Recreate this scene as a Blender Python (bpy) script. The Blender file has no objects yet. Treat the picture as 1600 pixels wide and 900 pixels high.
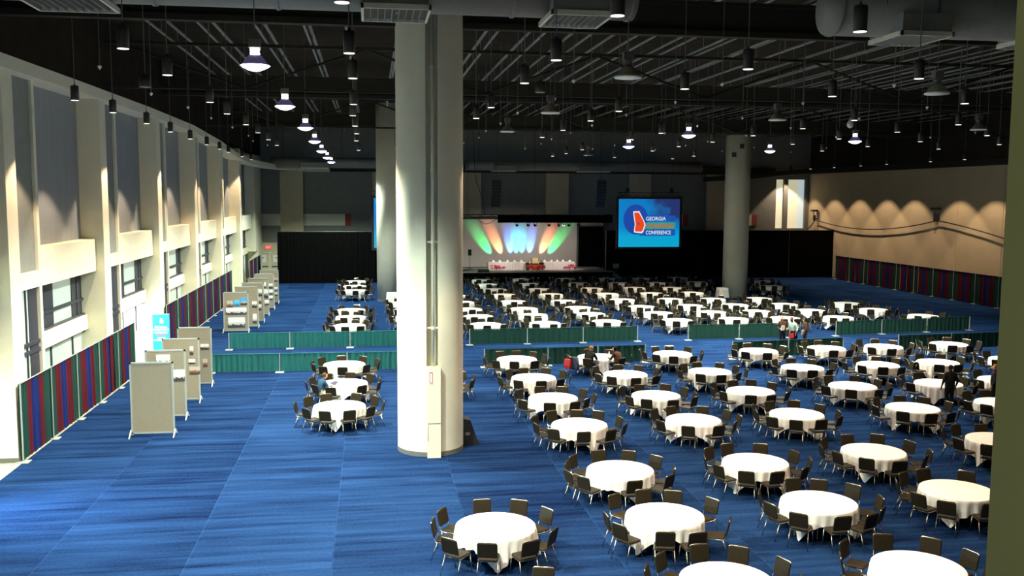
import bpy, bmesh, math, random
from mathutils import Vector, Matrix
random.seed(7)
PI = math.pi
S = bpy.context.scene
COL = S.collection

# ------------------------------------------------------------------ camera, world, exposure
EXPOSURE = 2.35
K = 2.0 ** -EXPOSURE            # what a surface must give off to read as 1.0
cd = bpy.data.cameras.new('camera'); cam = bpy.data.objects.new('camera', cd); COL.objects.link(cam)
cd.sensor_width = 36.0; cd.lens = 36.0 * 1464.54 / 1600.0; cd.clip_start = 0.05; cd.clip_end = 300
rt = Vector((0.98877622, -0.14933185, 0.00464703)); up = Vector((0.00995258, 0.09687031, 0.99524725)); fw = Vector((0.14907227, 0.98403056, -0.0972693))
m = Matrix.Identity(4)
for i in range(3):
    m[i][0] = rt[i]; m[i][1] = up[i]; m[i][2] = -fw[i]
m.translation = (0, 0, 8.394)
cam.matrix_world = m
S.camera = cam
vs = S.view_settings
vs.view_transform = 'Standard'; vs.look = 'None'; vs.gamma = 1.0; vs.use_curve_mapping = False
vs.exposure = EXPOSURE
S.cycles.use_denoising = True
S.cycles.max_bounces = 6; S.cycles.diffuse_bounces = 4; S.cycles.glossy_bounces = 3
S.cycles.sample_clamp_indirect = 4.0
w = bpy.data.worlds.new('world'); S.world = w; w.use_nodes = True
w.node_tree.nodes['Background'].inputs[0].default_value = (0.75, 0.85, 0.55, 1)
w.node_tree.nodes['Background'].inputs[1].default_value = 0.12

# light of the room's lamps (watts)
CAN_W = 400.0; CAN_COL = (1.0, 0.74, 0.5); CAN_ANGLE = 88
BAY_W = 2150.0; BAY_COL = (0.86, 1.0, 0.86); BAY_ANGLE = 138
DOOR_W = 70.0
STAGE_W = 420.0

# ------------------------------------------------------------------ helpers
def tag(o, label=None, cat=None, group=None, kind=None):
    if label: o['label'] = label
    if cat: o['category'] = cat
    if group: o['group'] = group
    if kind: o['kind'] = kind
    return o
def empty(name, loc=(0, 0, 0), rz=0, label=None, cat=None, group=None):
    o = bpy.data.objects.new(name, None); COL.objects.link(o)
    o.location = loc; o.rotation_euler = (0, 0, rz); o.empty_display_size = 0.2
    return tag(o, label, cat, group)
def copy_tree(o, parent=None):
    c = o.copy(); COL.objects.link(c)
    if parent is not None: c.parent = parent
    for ch in o.children: copy_tree(ch, c)
    return c

class MB:
    """collects shapes into one mesh"""
    def __init__(s): s.v = []; s.f = []; s.fm = []; s.m = 0; s.sm = []; s.smooth = False
    def _add(s, vs, fs):
        b = len(s.v); s.v += [tuple(p) for p in vs]
        for f in fs:
            s.f.append(tuple(i + b for i in f)); s.fm.append(s.m); s.sm.append(s.smooth)
        return s
    def box(s, x0, x1, y0, y1, z0, z1):
        vs = [(x0,y0,z0),(x1,y0,z0),(x1,y1,z0),(x0,y1,z0),(x0,y0,z1),(x1,y0,z1),(x1,y1,z1),(x0,y1,z1)]
        return s._add(vs, [(0,3,2,1),(4,5,6,7),(0,1,5,4),(1,2,6,5),(2,3,7,6),(3,0,4,7)])
    def rbox(s, x0, x1, y0, y1, z0, z1, r=0.02, n=3, M=None):
        """box with rounded outline in x-y (corner radius r) and softened top and bottom"""
        def ring(z, ins):
            out = []
            for cx, cy, a0 in ((x1-r, y1-r, 0), (x0+r, y1-r, 90), (x0+r, y0+r, 180), (x1-r, y0+r, 270)):
                for k in range(n + 1):
                    a = math.radians(a0 + 90.0 * k / n); rr = r - ins
                    out.append((cx + rr*math.cos(a), cy + rr*math.sin(a), z))
            return out
        e = min(r * 0.5, (z1 - z0) * 0.35)
        rs = [ring(z0, e), ring(z0 + e, 0), ring(z1 - e, 0), ring(z1, e)]
        return s.loft(rs, True, M)
    def loft(s, rings, caps=True, M=None, closed=True):
        n = len(rings[0]); vs = [p for r in rings for p in r]
        if M is not None: vs = [tuple(M @ Vector(p)) for p in vs]
        fs = []
        for i in range(len(rings) - 1):
            for j in range(n if closed else n - 1):
                a = i*n + j; b = i*n + (j+1) % n
                fs.append((a, b, b + n, a + n))
        if caps:
            fs.append(tuple(range(n-1, -1, -1))); fs.append(tuple((len(rings)-1)*n + j for j in range(n)))
        return s._add(vs, fs)
    def lathe(s, prof, n=24, c=(0, 0, 0), caps=True):
        rings = [[(c[0] + r*math.cos(2*PI*j/n), c[1] + r*math.sin(2*PI*j/n), c[2] + z) for j in range(n)] for r, z in prof]
        return s.loft(rings, caps)
    def tube(s, pts, r, n=6, r2=None):
        pts = [Vector(p) for p in pts]; rings = []
        for i, p in enumerate(pts):
            d = (pts[min(i+1, len(pts)-1)] - pts[max(i-1, 0)]).normalized()
            a = Vector((0, 0, 1)) if abs(d.z) < 0.9 else Vector((1, 0, 0))
            u = d.cross(a).normalized(); v = d.cross(u).normalized()
            rr = r if r2 is None else r + (r2 - r) * i / (len(pts) - 1)
            rings.append([tuple(p + (u*math.cos(2*PI*j/n) + v*math.sin(2*PI*j/n)) * rr) for j in range(n)])
        for ring in rings: ring.reverse()
        return s.loft(rings, True)
    def prism(s, poly, y0, y1):
        """poly in x-z, extruded along y"""
        n = len(poly)
        return s._add([(x, y0, z) for x, z in poly] + [(x, y1, z) for x, z in poly],
                      [tuple(range(n)), tuple(range(2*n-1, n-1, -1))] + [(i, i+n, (i+1) % n + n, (i+1) % n) for i in range(n)])
    def grid(s, fn, nu, nv):
        vs = [fn(i / nu, j / nv) for i in range(nu + 1) for j in range(nv + 1)]
        return s._add(vs, [(i*(nv+1)+j, (i+1)*(nv+1)+j, (i+1)*(nv+1)+j+1, i*(nv+1)+j+1) for i in range(nu) for j in range(nv)])
    def ball(s, c, r, nu=10, nv=7, sc=(1, 1, 1)):
        rings = []
        for i in range(1, nv):
            t = -PI/2 + PI*i/nv
            rings.append([(c[0] + sc[0]*r*math.cos(t)*math.cos(2*PI*j/nu), c[1] + sc[1]*r*math.cos(t)*math.sin(2*PI*j/nu), c[2] + sc[2]*r*math.sin(t)) for j in range(nu)])
        return s.loft(rings, True)
    def mesh(s, name, mats, smooth=None):
        me = bpy.data.meshes.new(name); me.from_pydata(s.v, [], s.f)
        for mt in (mats if isinstance(mats, (list, tuple)) else [mats]): me.materials.append(mt)
        me.polygons.foreach_set('material_index', s.fm)
        me.polygons.foreach_set('use_smooth', s.sm if smooth is None else [smooth] * len(s.f))
        me.update()
        return me
    def build(s, name, mats, parent=None, smooth=None, kind=None):
        o = bpy.data.objects.new(name, s.mesh(name, mats, smooth)); COL.objects.link(o)
        if parent is not None: o.parent = parent
        if kind: o['kind'] = kind
        return o

# ------------------------------------------------------------------ materials
def mat(name, col, rough=0.7, metal=0.0, noise=0.0, nscale=8.0, emit=0.0, ecol=None, sheen=0.0, spec=0.5, stretch=None, bump=0.0):
    mt = bpy.data.materials.new(name); mt.use_nodes = True
    nt = mt.node_tree; b = nt.nodes['Principled BSDF']
    b.inputs['Base Color'].default_value = (*col, 1); b.inputs['Roughness'].default_value = rough
    b.inputs['Metallic'].default_value = metal; b.inputs['Specular IOR Level'].default_value = spec
    if sheen: b.inputs['Sheen Weight'].default_value = sheen
    if emit:
        b.inputs['Emission Color'].default_value = (*(ecol or col), 1); b.inputs['Emission Strength'].default_value = emit
    if noise or bump:
        tc = nt.nodes.new('ShaderNodeTexCoord'); mp = nt.nodes.new('ShaderNodeMapping'); nz = nt.nodes.new('ShaderNodeTexNoise')
        nt.links.new(tc.outputs['Object'], mp.inputs[0]); nt.links.new(mp.outputs[0], nz.inputs[0])
        if stretch: mp.inputs['Scale'].default_value = stretch
        nz.inputs['Scale'].default_value = nscale; nz.inputs['Detail'].default_value = 4
        if noise:
            r = nt.nodes.new('ShaderNodeValToRGB')
            r.color_ramp.elements[0].position = 0.3; r.color_ramp.elements[1].position = 0.7
            r.color_ramp.elements[0].color = (*[c * (1 - noise) for c in col], 1)
            r.color_ramp.elements[1].color = (*[min(1, c * (1 + noise)) for c in col], 1)
            nt.links.new(nz.outputs[0], r.inputs[0]); nt.links.new(r.outputs[0], b.inputs['Base Color'])
        if bump:
            bp = nt.nodes.new('ShaderNodeBump'); bp.inputs['Strength'].default_value = bump
            nt.links.new(nz.outputs[0], bp.inputs['Height']); nt.links.new(bp.outputs[0], b.inputs['Normal'])
    return mt
M = {}
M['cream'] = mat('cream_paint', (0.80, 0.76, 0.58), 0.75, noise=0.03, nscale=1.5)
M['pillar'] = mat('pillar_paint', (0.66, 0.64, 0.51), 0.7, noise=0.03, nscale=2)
M['grey_panel'] = mat('grey_acoustic_fabric', (0.27, 0.29, 0.30), 0.95, noise=0.06, nscale=3, stretch=(1, 1, 0.2))
M['grey_strip'] = mat('grey_strip_fabric', (0.25, 0.26, 0.235), 0.95, noise=0.05, nscale=3)
M['back_panel'] = mat('back_wall_fabric', (0.20, 0.205, 0.195), 0.95, noise=0.06, nscale=2)
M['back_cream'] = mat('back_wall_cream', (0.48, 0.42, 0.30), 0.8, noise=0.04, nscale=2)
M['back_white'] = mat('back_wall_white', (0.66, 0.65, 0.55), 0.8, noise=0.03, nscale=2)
M['back_red'] = mat('back_wall_red', (0.28, 0.05, 0.035), 0.8, noise=0.04)
M['tan'] = mat('tan_wall_paint', (0.47, 0.37, 0.235), 0.85, noise=0.04, nscale=1)
M['frame'] = mat('dark_window_frame', (0.035, 0.035, 0.05), 0.5, noise=0.1)
M['glass'] = mat('pale_window_glass', (0.46, 0.53, 0.48), 0.2, noise=0.06, nscale=0.6, emit=0.30 * K, ecol=(0.72, 0.85, 0.74))
M['concrete'] = mat('concrete_floor', (0.33, 0.33, 0.25), 0.8, noise=0.1, nscale=3)
M['deck'] = mat('ceiling_deck', (0.030, 0.025, 0.019), 0.95, spec=0.0, noise=0.15, nscale=1.2)
M['steel'] = mat('grey_joist_paint', (0.17, 0.17, 0.155), 0.7, noise=0.08)
M['steel_dark'] = mat('dark_beam_paint', (0.030, 0.027, 0.021), 0.8, spec=0.1, noise=0.1)
M['rod'] = mat('hanger_rod', (0.10, 0.10, 0.09), 0.6, noise=0.05)
M['duct'] = mat('duct_paint', (0.19, 0.19, 0.175), 0.7, noise=0.06)
M['grille'] = mat('grille_white', (0.62, 0.60, 0.50), 0.6, noise=0.04)
M['grille_dark'] = mat('grille_inside', (0.09, 0.075, 0.05), 0.8, noise=0.1)
M['jamb'] = mat('olive_window_jamb', (0.26, 0.24, 0.12), 0.8, noise=0.05, nscale=3)
M['can'] = mat('black_can', (0.018, 0.015, 0.012), 0.5, noise=0.1)
M['can_lens'] = mat('can_lens', (0.9, 0.85, 0.75), 0.4, emit=2.4 * K, ecol=(1.0, 0.9, 0.75), noise=0.02)
M['bay_glass_on'] = mat('lit_prismatic_glass', (0.10, 0.10, 0.14), 0.3, emit=0.07 * K, ecol=(0.42, 0.36, 1.0), noise=0.03)
M['bay_lens_on'] = mat('lit_lens', (1, 1, 1), 0.3, emit=14 * K, ecol=(0.93, 0.97, 1.0), noise=0.01)
M['bay_glass'] = mat('unlit_prismatic_glass', (0.24, 0.22, 0.17), 0.25, noise=0.1)
M['bay_rim'] = mat('unlit_lens_rim', (0.75, 0.76, 0.72), 0.3, noise=0.05)
M['bay_box'] = mat('ballast_housing', (0.10, 0.09, 0.08), 0.6, noise=0.05)
M['cloth'] = mat('white_tablecloth', (0.86, 0.84, 0.80), 0.85, noise=0.03, nscale=5, sheen=0.1)
M['table'] = mat('plywood_table', (0.28, 0.18, 0.10), 0.5, noise=0.2, nscale=6, stretch=(1, 6, 1))
M['vinyl'] = mat('dark_brown_vinyl', (0.021, 0.0165, 0.0095), 0.5, spec=0.12, noise=0.12, nscale=20)
M['chrome'] = mat('chrome_tube', (0.58, 0.53, 0.42), 0.22, metal=1.0, noise=0.03)
M['teal'] = mat('fence_drape_lit', (0.018, 0.120, 0.118), 0.8, noise=0.12, nscale=3, stretch=(4, 4, 0.5), spec=0.1)  # brighter copy of the green fence drape, lamplight put into its colour
M['green'] = mat('green_drape', (0.011, 0.043, 0.034), 0.85, noise=0.12, nscale=3, stretch=(4, 4, 0.5), spec=0.1)
M['red'] = mat('red_drape', (0.080, 0.007, 0.013), 0.85, noise=0.12, nscale=3, stretch=(4, 4, 0.5), spec=0.1)
M['blue'] = mat('blue_drape', (0.009, 0.017, 0.105), 0.85, noise=0.12, nscale=3, stretch=(4, 4, 0.5), spec=0.1)
M['black'] = mat('black_drape', (0.0035, 0.0035, 0.0035), 1.0, spec=0.0, noise=0.2, nscale=3, stretch=(4, 4, 0.4))
M['pipe'] = mat('aluminium_pipe', (0.36, 0.39, 0.37), 0.45, metal=0.3, noise=0.04)
M['board'] = mat('tan_board_fabric', (0.27, 0.245, 0.18), 0.95, noise=0.05, nscale=12)
M['board_frame'] = mat('board_frame', (0.33, 0.37, 0.36), 0.5, noise=0.04)
M['white'] = mat('white_plain', (0.82, 0.82, 0.80), 0.7, noise=0.02)
M['white_cyc'] = mat('white_backdrop', (0.70, 0.66, 0.60), 0.9, noise=0.02, nscale=2)
M['black_gloss'] = mat('black_equipment', (0.012, 0.012, 0.013), 0.5, noise=0.1)
M['skirt'] = mat('white_table_skirt', (0.74, 0.70, 0.66), 0.9, noise=0.03, nscale=3, stretch=(6, 6, 0.3))
M['petal'] = mat('red_petals', (0.62, 0.025, 0.02), 0.7, noise=0.2, nscale=20)
M['pinkpetal'] = mat('rose_petals', (0.62, 0.035, 0.10), 0.7, noise=0.2, nscale=20)
M['leaf'] = mat('green_leaves', (0.05, 0.13, 0.04), 0.7, noise=0.25, nscale=20)
M['lectern'] = mat('lectern_front', (0.92, 0.74, 0.36), 0.6, noise=0.1, nscale=3)
M['door'] = mat('cream_door', (0.62, 0.56, 0.38), 0.6, noise=0.04)
M['red_bag'] = mat('red_bag', (0.34, 0.007, 0.013), 0.7, noise=0.12, nscale=15)
M['navy'] = mat('navy_jacket', (0.02, 0.026, 0.06), 0.85, noise=0.15, nscale=15)
M['paper'] = mat('paper', (0.85, 0.85, 0.83), 0.8, noise=0.02)
M['grey_base'] = mat('grey_base_vinyl', (0.13, 0.13, 0.11), 0.6, noise=0.06)
M['glow_wall'] = mat('glowing_wall_cream', (0.8, 0.78, 0.6), 0.4, emit=0.45 * K, ecol=(1.0, 0.95, 0.66), noise=0.05, nscale=0.6)  # glow stands in for light falling on a wall beyond the corner
M['glow_wall_blue'] = mat('glowing_wall_bluish', (0.6, 0.7, 0.7), 0.4, emit=0.5 * K, ecol=(0.75, 0.9, 0.95), noise=0.05, nscale=0.6)  # bluish stretch of the same lit wall, its light painted as glow
M['daylight'] = mat('daylit_glass', (0.9, 0.95, 0.95), 0.3, emit=2.2 * K, ecol=(0.86, 0.97, 1.0), noise=0.02)

def carpet_material():
    mt = bpy.data.materials.new('blue_carpet'); mt.use_nodes = True
    nt = mt.node_tree; b = nt.nodes['Principled BSDF']; L = nt.links.new
    def N(t, **kw):
        n = nt.nodes.new('ShaderNode' + t)
        for k, v in kw.items(): setattr(n, k, v)
        return n
    def math_(op, a, b_=None):
        n = N('Math', operation=op)
        for i, q in enumerate((a, b_)):
            if q is None: continue
            if isinstance(q, (int, float)): n.inputs[i].default_value = q
            else: L(q, n.inputs[i])
        return n.outputs[0]
    tc = N('TexCoord'); sx = N('SeparateXYZ'); L(tc.outputs['Object'], sx.inputs[0])
    u = math_('DIVIDE', math_('ADD', sx.outputs[0], 10.85), 3.3)
    fl = math_('FLOOR', u); fr = math_('FRACT', u)
    wn = N('TexWhiteNoise', noise_dimensions='1D'); L(fl, wn.inputs['W'])
    def streak(sxv, syv, scale, det=3.0):
        cb = N('CombineXYZ')
        L(math_('ADD', math_('MULTIPLY', sx.outputs[0], sxv), math_('MULTIPLY', fl, 7.3)), cb.inputs[0]); L(math_('MULTIPLY', sx.outputs[1], syv), cb.inputs[1])
        n = N('TexNoise'); n.inputs['Scale'].default_value = scale; n.inputs['Detail'].default_value = det; L(cb.outputs[0], n.inputs[0]); return n.outputs[0]
    a = streak(0.10, 2.0, 1.0); c = streak(0.5, 5.0, 1.0); d = streak(0.25, 0.22, 1.0, 2.0); e = streak(12, 14, 1.0, 2.0)
    v = math_('ADD', math_('MULTIPLY', math_('SUBTRACT', a, 0.5), 1.9), 1.0)
    v = math_('ADD', v, math_('MULTIPLY', math_('SUBTRACT', c, 0.5), 1.3))
    v = math_('ADD', v, math_('MULTIPLY', math_('SUBTRACT', d, 0.5), 1.0))
    v = math_('ADD', v, math_('MULTIPLY', math_('SUBTRACT', e, 0.5), 0.8))
    v = math_('ADD', v, math_('MULTIPLY', math_('SUBTRACT', wn.outputs[0], 0.5), 0.30))
    seam = math_('LESS_THAN', fr, 0.012)
    v = math_('ADD', v, math_('MULTIPLY', seam, 0.28))
    v = math_('MAXIMUM', v, 0.35)
    cr = N('ValToRGB'); el = cr.color_ramp.elements
    el[0].position = 0.15; el[0].color = (0.0030, 0.0075, 0.030, 1)
    el[1].position = 0.85; el[1].color = (0.0150, 0.0440, 0.128, 1)
    L(math_('MULTIPLY', v, 0.5), cr.inputs[0]); L(cr.outputs[0], b.inputs['Base Color'])
    b.inputs['Roughness'].default_value = 0.95; b.inputs['Specular IOR Level'].default_value = 0.0
    bp = N('Bump'); bp.inputs['Strength'].default_value = 0.4; bp.inputs['Distance'].default_value = 0.02
    L(math_('ADD', e, c), bp.inputs['Height']); L(bp.outputs[0], b.inputs['Normal'])
    return mt
M['carpet'] = carpet_material()

def picture_material(name, c1, c2, c3, seed):
    """a printed photograph: pale sky above, blotches of dark and colour below"""
    mt = bpy.data.materials.new(name); mt.use_nodes = True
    nt = mt.node_tree; b = nt.nodes['Principled BSDF']; L = nt.links.new
    tc = nt.nodes.new('ShaderNodeTexCoord'); sp = nt.nodes.new('ShaderNodeSeparateXYZ'); L(tc.outputs['Generated'], sp.inputs[0])
    nz = nt.nodes.new('ShaderNodeTexNoise'); nz.noise_dimensions = '4D'; nz.inputs['W'].default_value = seed; nz.inputs['Scale'].default_value = 5.0; nz.inputs['Detail'].default_value = 5
    L(tc.outputs['Generated'], nz.inputs[0])
    ad = nt.nodes.new('ShaderNodeMath'); ad.operation = 'MULTIPLY_ADD'; ad.inputs[1].default_value = 0.9
    L(nz.outputs[0], ad.inputs[0]); L(sp.outputs[2], ad.inputs[2])
    r = nt.nodes.new('ShaderNodeValToRGB'); r.color_ramp.interpolation = 'CONSTANT'
    r.color_ramp.elements[0].position = 0.0; r.color_ramp.elements[0].color = (*c1, 1)
    r.color_ramp.elements[1].position = 0.95; r.color_ramp.elements[1].color = (*c3, 1)
    q = r.color_ramp.elements.new(0.72); q.color = (*c2, 1)
    L(ad.outputs[0], r.inputs[0]); L(r.outputs[0], b.inputs['Base Color']); b.inputs['Roughness'].default_value = 0.4
    return mt

ORD = ['zeroth', 'first', 'second', 'third', 'fourth', 'fifth', 'sixth', 'seventh', 'eighth', 'ninth', 'tenth', 'eleventh', 'twelfth', 'thirteenth', 'fourteenth', 'fifteenth']

# ------------------------------------------------------------------ the shell
MB().box(-10.85, 49.0, 0.6, 100, -0.2, 0.0).build('floor', M['carpet'], kind='structure')
MB().box(-13.5, -10.85, 0.6, 100, -0.2, -0.002).build('floor_concrete', M['concrete'], kind='structure')
MB().box(-13.5, 49.5, 0.6, 100.5, 15.6, 15.9).build('ceiling', M['deck'], kind='structure')
BAY = 10.45; Y0 = 30.8
MB().box(-13.2, -11.0, 0.6, 99.5, 12.5, 15.6).build('wall_left_upper', M['deck'], kind='structure')
lw = MB(); lw.box(-13.2, -11.95, 0.6, 99.5, 5.22, 12.5)            # solid wall behind the bays, above the windows
lw.box(-11.95, -11.0, 93.65, 99.0, 2.95, 12.3); lw.box(-11.95, -11.0, 95.6, 99.0, 0, 2.95)
lw.build('wall_left', M['cream'], kind='structure')
n_win = 0
for k in range(-3, 6):
    y = Y0 + BAY * k
    MB().box(-13.2, -11.0, y, y + 0.9, 0, 12.35).build('wall_left_pilaster', M['cream'], kind='structure')
    p = MB().box(-11.95, -11.0, y - 0.004, y + 0.9, 0, 0.0)
    b = MB(); b.box(-11.95, -11.33, y + 0.9, y + BAY, 5.22, 5.78); b.box(-11.95, -11.33, y + 3.8, y + BAY, 5.78, 6.55)
    b.build('wall_left_ledge', M['cream'], kind='structure')
    MB().box(-11.95, -11.322, y + 3.55, y + 3.8, 0, 12.35).build('wall_left_mullion', M['cream'], kind='structure')
    MB().box(-11.95, -11.42, y + 0.9, y + 3.55, 5.78, 12.35).build('wall_left_strip_panel', M['grey_strip'], kind='structure')
    MB().box(-11.96, -11.90, y + 3.8, y + BAY, 6.55, 12.35).build('wall_left_panel', M['grey_panel'], kind='structure')
    # band between window and lower opening
    MB().box(-13.0, -11.72, y + 3.8, y + BAY, 2.8, 3.38).build('wall_left_band', M['cream'], kind='structure')
    # the narrow window beside the pilaster
    n_win += 1
    wn = MB(); wn.box(-11.52, -11.46, y + 0.9, y + 3.55, 0, 5.22)
    wo = wn.build('window_%d' % n_win, M['glass'], kind='structure')
    f = MB()
    f.box(-11.46, -11.43, y + 1.45, y + 2.15, 0, 5.22); f.box(-11.46, -11.43, y + 2.75, y + 3.55, 0, 5.22); f.box(-11.46, -11.41, y + 2.42, y + 2.48, 0, 5.22)
    for z in (1.05, 1.35, 3.0, 3.28): f.box(-11.46, -11.37, y + 0.9, y + 3.55, z, z + 0.12)
    f.build('window_frame', M['frame'], wo)
    # the wide window under the ledge
    n_win += 1
    wo = MB().box(-12.06, -12.0, y + 3.8, y + BAY, 3.38, 5.22).build('window_%d' % n_win, M['glass'], kind='structure')
    f = MB()
    f.box(-12.0, -11.97, y + 5.85, y + 6.9, 3.38, 5.22); f.box(-12.0, -11.97, y + 9.15, y + BAY, 3.38, 5.22)
    f.box(-12.0, -11.90, y + 3.8, y + BAY, 3.98, 4.10); f.box(-12.0, -11.86, y + 3.8, y + BAY, 3.38, 3.46); f.box(-11.97, -11.94, y + 9.75, y + 9.82, 3.38, 5.22)
    f.build('window_frame', M['frame'], wo)
    # glazed doorway below
    n_win += 1
    lit = k in (1, -1)
    wo = MB().box(-12.06, -12.0, y + 3.8, y + BAY, 0, 2.8).build('door_%d' % n_win, M['daylight'] if lit else M['glass'], kind='structure')
    f = MB(); f.box(-12.0, -11.95, y + 9.0, y + 9.1, 0, 2.8); f.box(-12.0, -11.95, y + 6.4, y + 6.5, 0, 2.8); f.box(-12.0, -11.9, y + 3.8, y + BAY, 2.68, 2.8)
    f.build('door_frame', M['frame'], wo)
    if lit:      # daylight through the glazed doorway
        ld = bpy.data.lights.new('doorway_daylight', 'AREA'); ld.shape = 'RECTANGLE'; ld.size = 2.6; ld.size_y = 5.6 if k == 1 else 3.0; ld.spread = PI if k == 1 else math.radians(95)
        ld.energy = DOOR_W * (1.0 if k == 1 else 2.6); ld.color = (0.62, 0.85, 1.0)
        lo = bpy.data.objects.new('doorway_daylight', ld); COL.objects.link(lo)
        lo.location = (-11.93, y + (6.75 if k == 1 else 5.2), 1.4); lo.rotation_euler = (0, -PI/2 + (0.1 if k == 1 else 0.3), 0)
# baseboard of the pilaster beside the drape
MB().box(-11.9, -11.0, Y0 - 0.02, Y0, 0, 0.14).build('baseboard_left', M['grey_base'], kind='structure')
# bulkhead along the top of the left wall, dropping and turning towards the end wall
def bulkhead(name, pts, h, depth, material, side):
    rings = []
    for i, (x, y, z) in enumerate(pts):
        a = Vector(pts[max(i-1, 0)]); c = Vector(pts[min(i+1, len(pts)-1)])
        d = (c - a); d.z = 0; d.normalize(); nrm = Vector((-d.y, d.x, 0)) * side
        q = Vector((x, y, z)) + nrm * depth
        rings.append([(x, y, z), (x, y, z + h), (q.x, q.y, z + h), (q.x, q.y, z)])
    b = MB(); b.loft(rings, True); return b.build(name, material, kind='structure')
bulkhead('trim_1', [(-10.9, 0.8, 12.0), (-10.9, 20, 12.1), (-10.9, 38, 12.28), (-10.9, 50, 12.36), (-10.9, 62, 12.34), (-10.9, 73, 11.98), (-10.8, 80, 11.5), (-10.3, 87, 11.15), (-9.0, 93, 10.95), (-7.0, 97, 10.85), (-4.0, 98.9, 10.8)], 0.42, 1.2, M['cream'], 1)
# end wall
YB = 99.0
bw = MB(); bw.box(-13.2, -12.1, YB, YB + 0.5, 0, 15.6); bw.box(-12.1, 44.2, YB, YB + 0.5, 2.55, 15.6); bw.box(-8.4, 44.2, YB, YB + 0.5, 0, 2.55); bw.box(44.2, 49.5, YB, YB + 0.5, 0, 5.0); bw.box(44.2, 49.5, YB, YB + 0.5, 10.4, 15.6)
bw.box(44.2, 44.6, YB, YB + 0.5, 5, 10.4); bw.box(45.5, 46.0, YB, YB + 0.5, 5, 10.4); bw.box(48.0, 49.5, YB, YB + 0.5, 5, 10.4)
bw.build('wall_back', M['back_panel'], kind='structure')
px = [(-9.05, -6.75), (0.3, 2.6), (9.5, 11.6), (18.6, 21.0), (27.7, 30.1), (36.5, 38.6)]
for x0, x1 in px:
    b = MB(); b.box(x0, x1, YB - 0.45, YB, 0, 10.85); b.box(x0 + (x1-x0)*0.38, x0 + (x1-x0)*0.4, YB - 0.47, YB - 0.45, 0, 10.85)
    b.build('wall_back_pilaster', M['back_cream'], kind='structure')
ed = [-11.6] + [e for p in px for e in p] + [44.2]
for i in range(0, len(ed), 2):
    x0, x1 = ed[i], ed[i+1]
    if i == 0: r0 = x1
    else: r0 = x1 - (x1 - x0) * 0.32
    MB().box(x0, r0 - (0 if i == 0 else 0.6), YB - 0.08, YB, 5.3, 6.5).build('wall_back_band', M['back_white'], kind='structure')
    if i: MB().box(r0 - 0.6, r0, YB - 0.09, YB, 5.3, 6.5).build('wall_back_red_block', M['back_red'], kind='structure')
MB().box(-12.1, -8.4, YB - 0.15, YB + 0.02, 2.55, 3.55).build('trim_2', M['door'], kind='structure')
for nme, x0, x1, mt in (('window_90', 44.6, 45.5, M['glow_wall']), ('window_91', 46.0, 47.3, M['glow_wall']), ('window_92', 47.3, 48.0, M['glow_wall_blue'])):  # no real windows: glowing panes imitate a lit wall beyond the corner
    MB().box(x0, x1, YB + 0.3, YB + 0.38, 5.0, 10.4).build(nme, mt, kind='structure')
bulkhead('trim_3', [(36.0, 98.5, 10.1), (40, 97.6, 10.3), (43.5, 96.0, 10.75), (46, 94.0, 10.95), (47.6, 91, 11.05), (48.3, 86, 11.1), (48.3, 60, 11.0), (48.3, 30, 10.9)], 0.5, 1.0, M['steel_dark'], 1)
MB().box(-4, 44, 98.0, 98.95, 10.85, 11.6).build('trim_4', M['steel_dark'], kind='structure')
# right wall, end wall at the camera, window opening with its jamb
MB().box(48.5, 49.0, 0.6, 99.5, 11.0, 15.6).build('wall_right_upper', M['deck'], kind='structure')
rw = MB(); rw.box(48.5, 49.0, 0.6, 99.5, 0, 11.0)
for yy in (66.3, 72.0): rw.box(48.48, 48.5, yy, yy + 0.03, 0, 11)
rw.build('wall_right', M['tan'], kind='structure')
fwm = MB(); fwm.box(-13.2, -2.2, 0.7, 1.3, 0, 15.6); fwm.box(-2.2, 0.95, 0.7, 1.3, 0, 7.2); fwm.box(-2.2, 0.95, 0.7, 1.3, 9.6, 15.6); fwm.box(1.10, 49.0, 0.7, 1.3, 0, 15.6)
fwm.build('wall_front', M['cream'], kind='structure')
MB().box(0.947, 1.10, 0.72, 1.29, 7.0, 9.8).build('trim_5', M['jamb'], kind='structure')

# ------------------------------------------------------------------ columns
def column(name, cx, cy, r, z1, label_kind, notch):
    b = MB(); n = 64; rings = []
    hw = 0.19; a0 = math.asin(hw / r)
    prof = []
    if notch:
        N = 72
        for j in range(N + 1):
            a = -PI/2 + a0 + (2*PI - 2*a0) * j / N
            prof.append((cx + r*math.cos(a), cy + r*math.sin(a)))
        yq = cy - math.sqrt(r*r - hw*hw)
        low = [(p[0], p[1]) for p in prof]
        prof2 = prof + [(cx - hw, yq + 0.30), (cx + hw, yq + 0.30)]
        up_ = [[(x, y, z) for x, y in prof2] for z in (2.95, z1)]
        b.smooth = False
        b.loft(up_, True)
        b.loft([[(x, y, z) for x, y in low] for z in (0, 2.95)], True)
    else:
        b.lathe([(r, 0), (r, z1)], 64, (cx, cy, 0))
    o = b.build(name, M['pillar'], kind='structure')
    for pl_ in o.data.polygons:
        if len(pl_.vertices) == 4 and abs(pl_.normal.z) < 0.5: pl_.use_smooth = not notch
    MB().lathe([(r + 0.012, 0), (r + 0.012, 0.15)], 64, (cx, cy, 0)).build('baseboard_' + name.split('_')[-1], M['grey_base'], kind='structure')
    return o
column('pillar_front', 1.93, 30.78, 1.085, 15.6, '', True)
column('pillar_rear', 1.60, 75.6, 1.085, 15.6, '', False)
column('pillar_right', 30.72, 75.9, 1.04, 13.55, '', False)
t = empty('drain_pipe', (1.96, 29.78, 2.95), 0, 'cream vertical pipe running up the groove of the nearest pillar', 'pipe')
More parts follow.
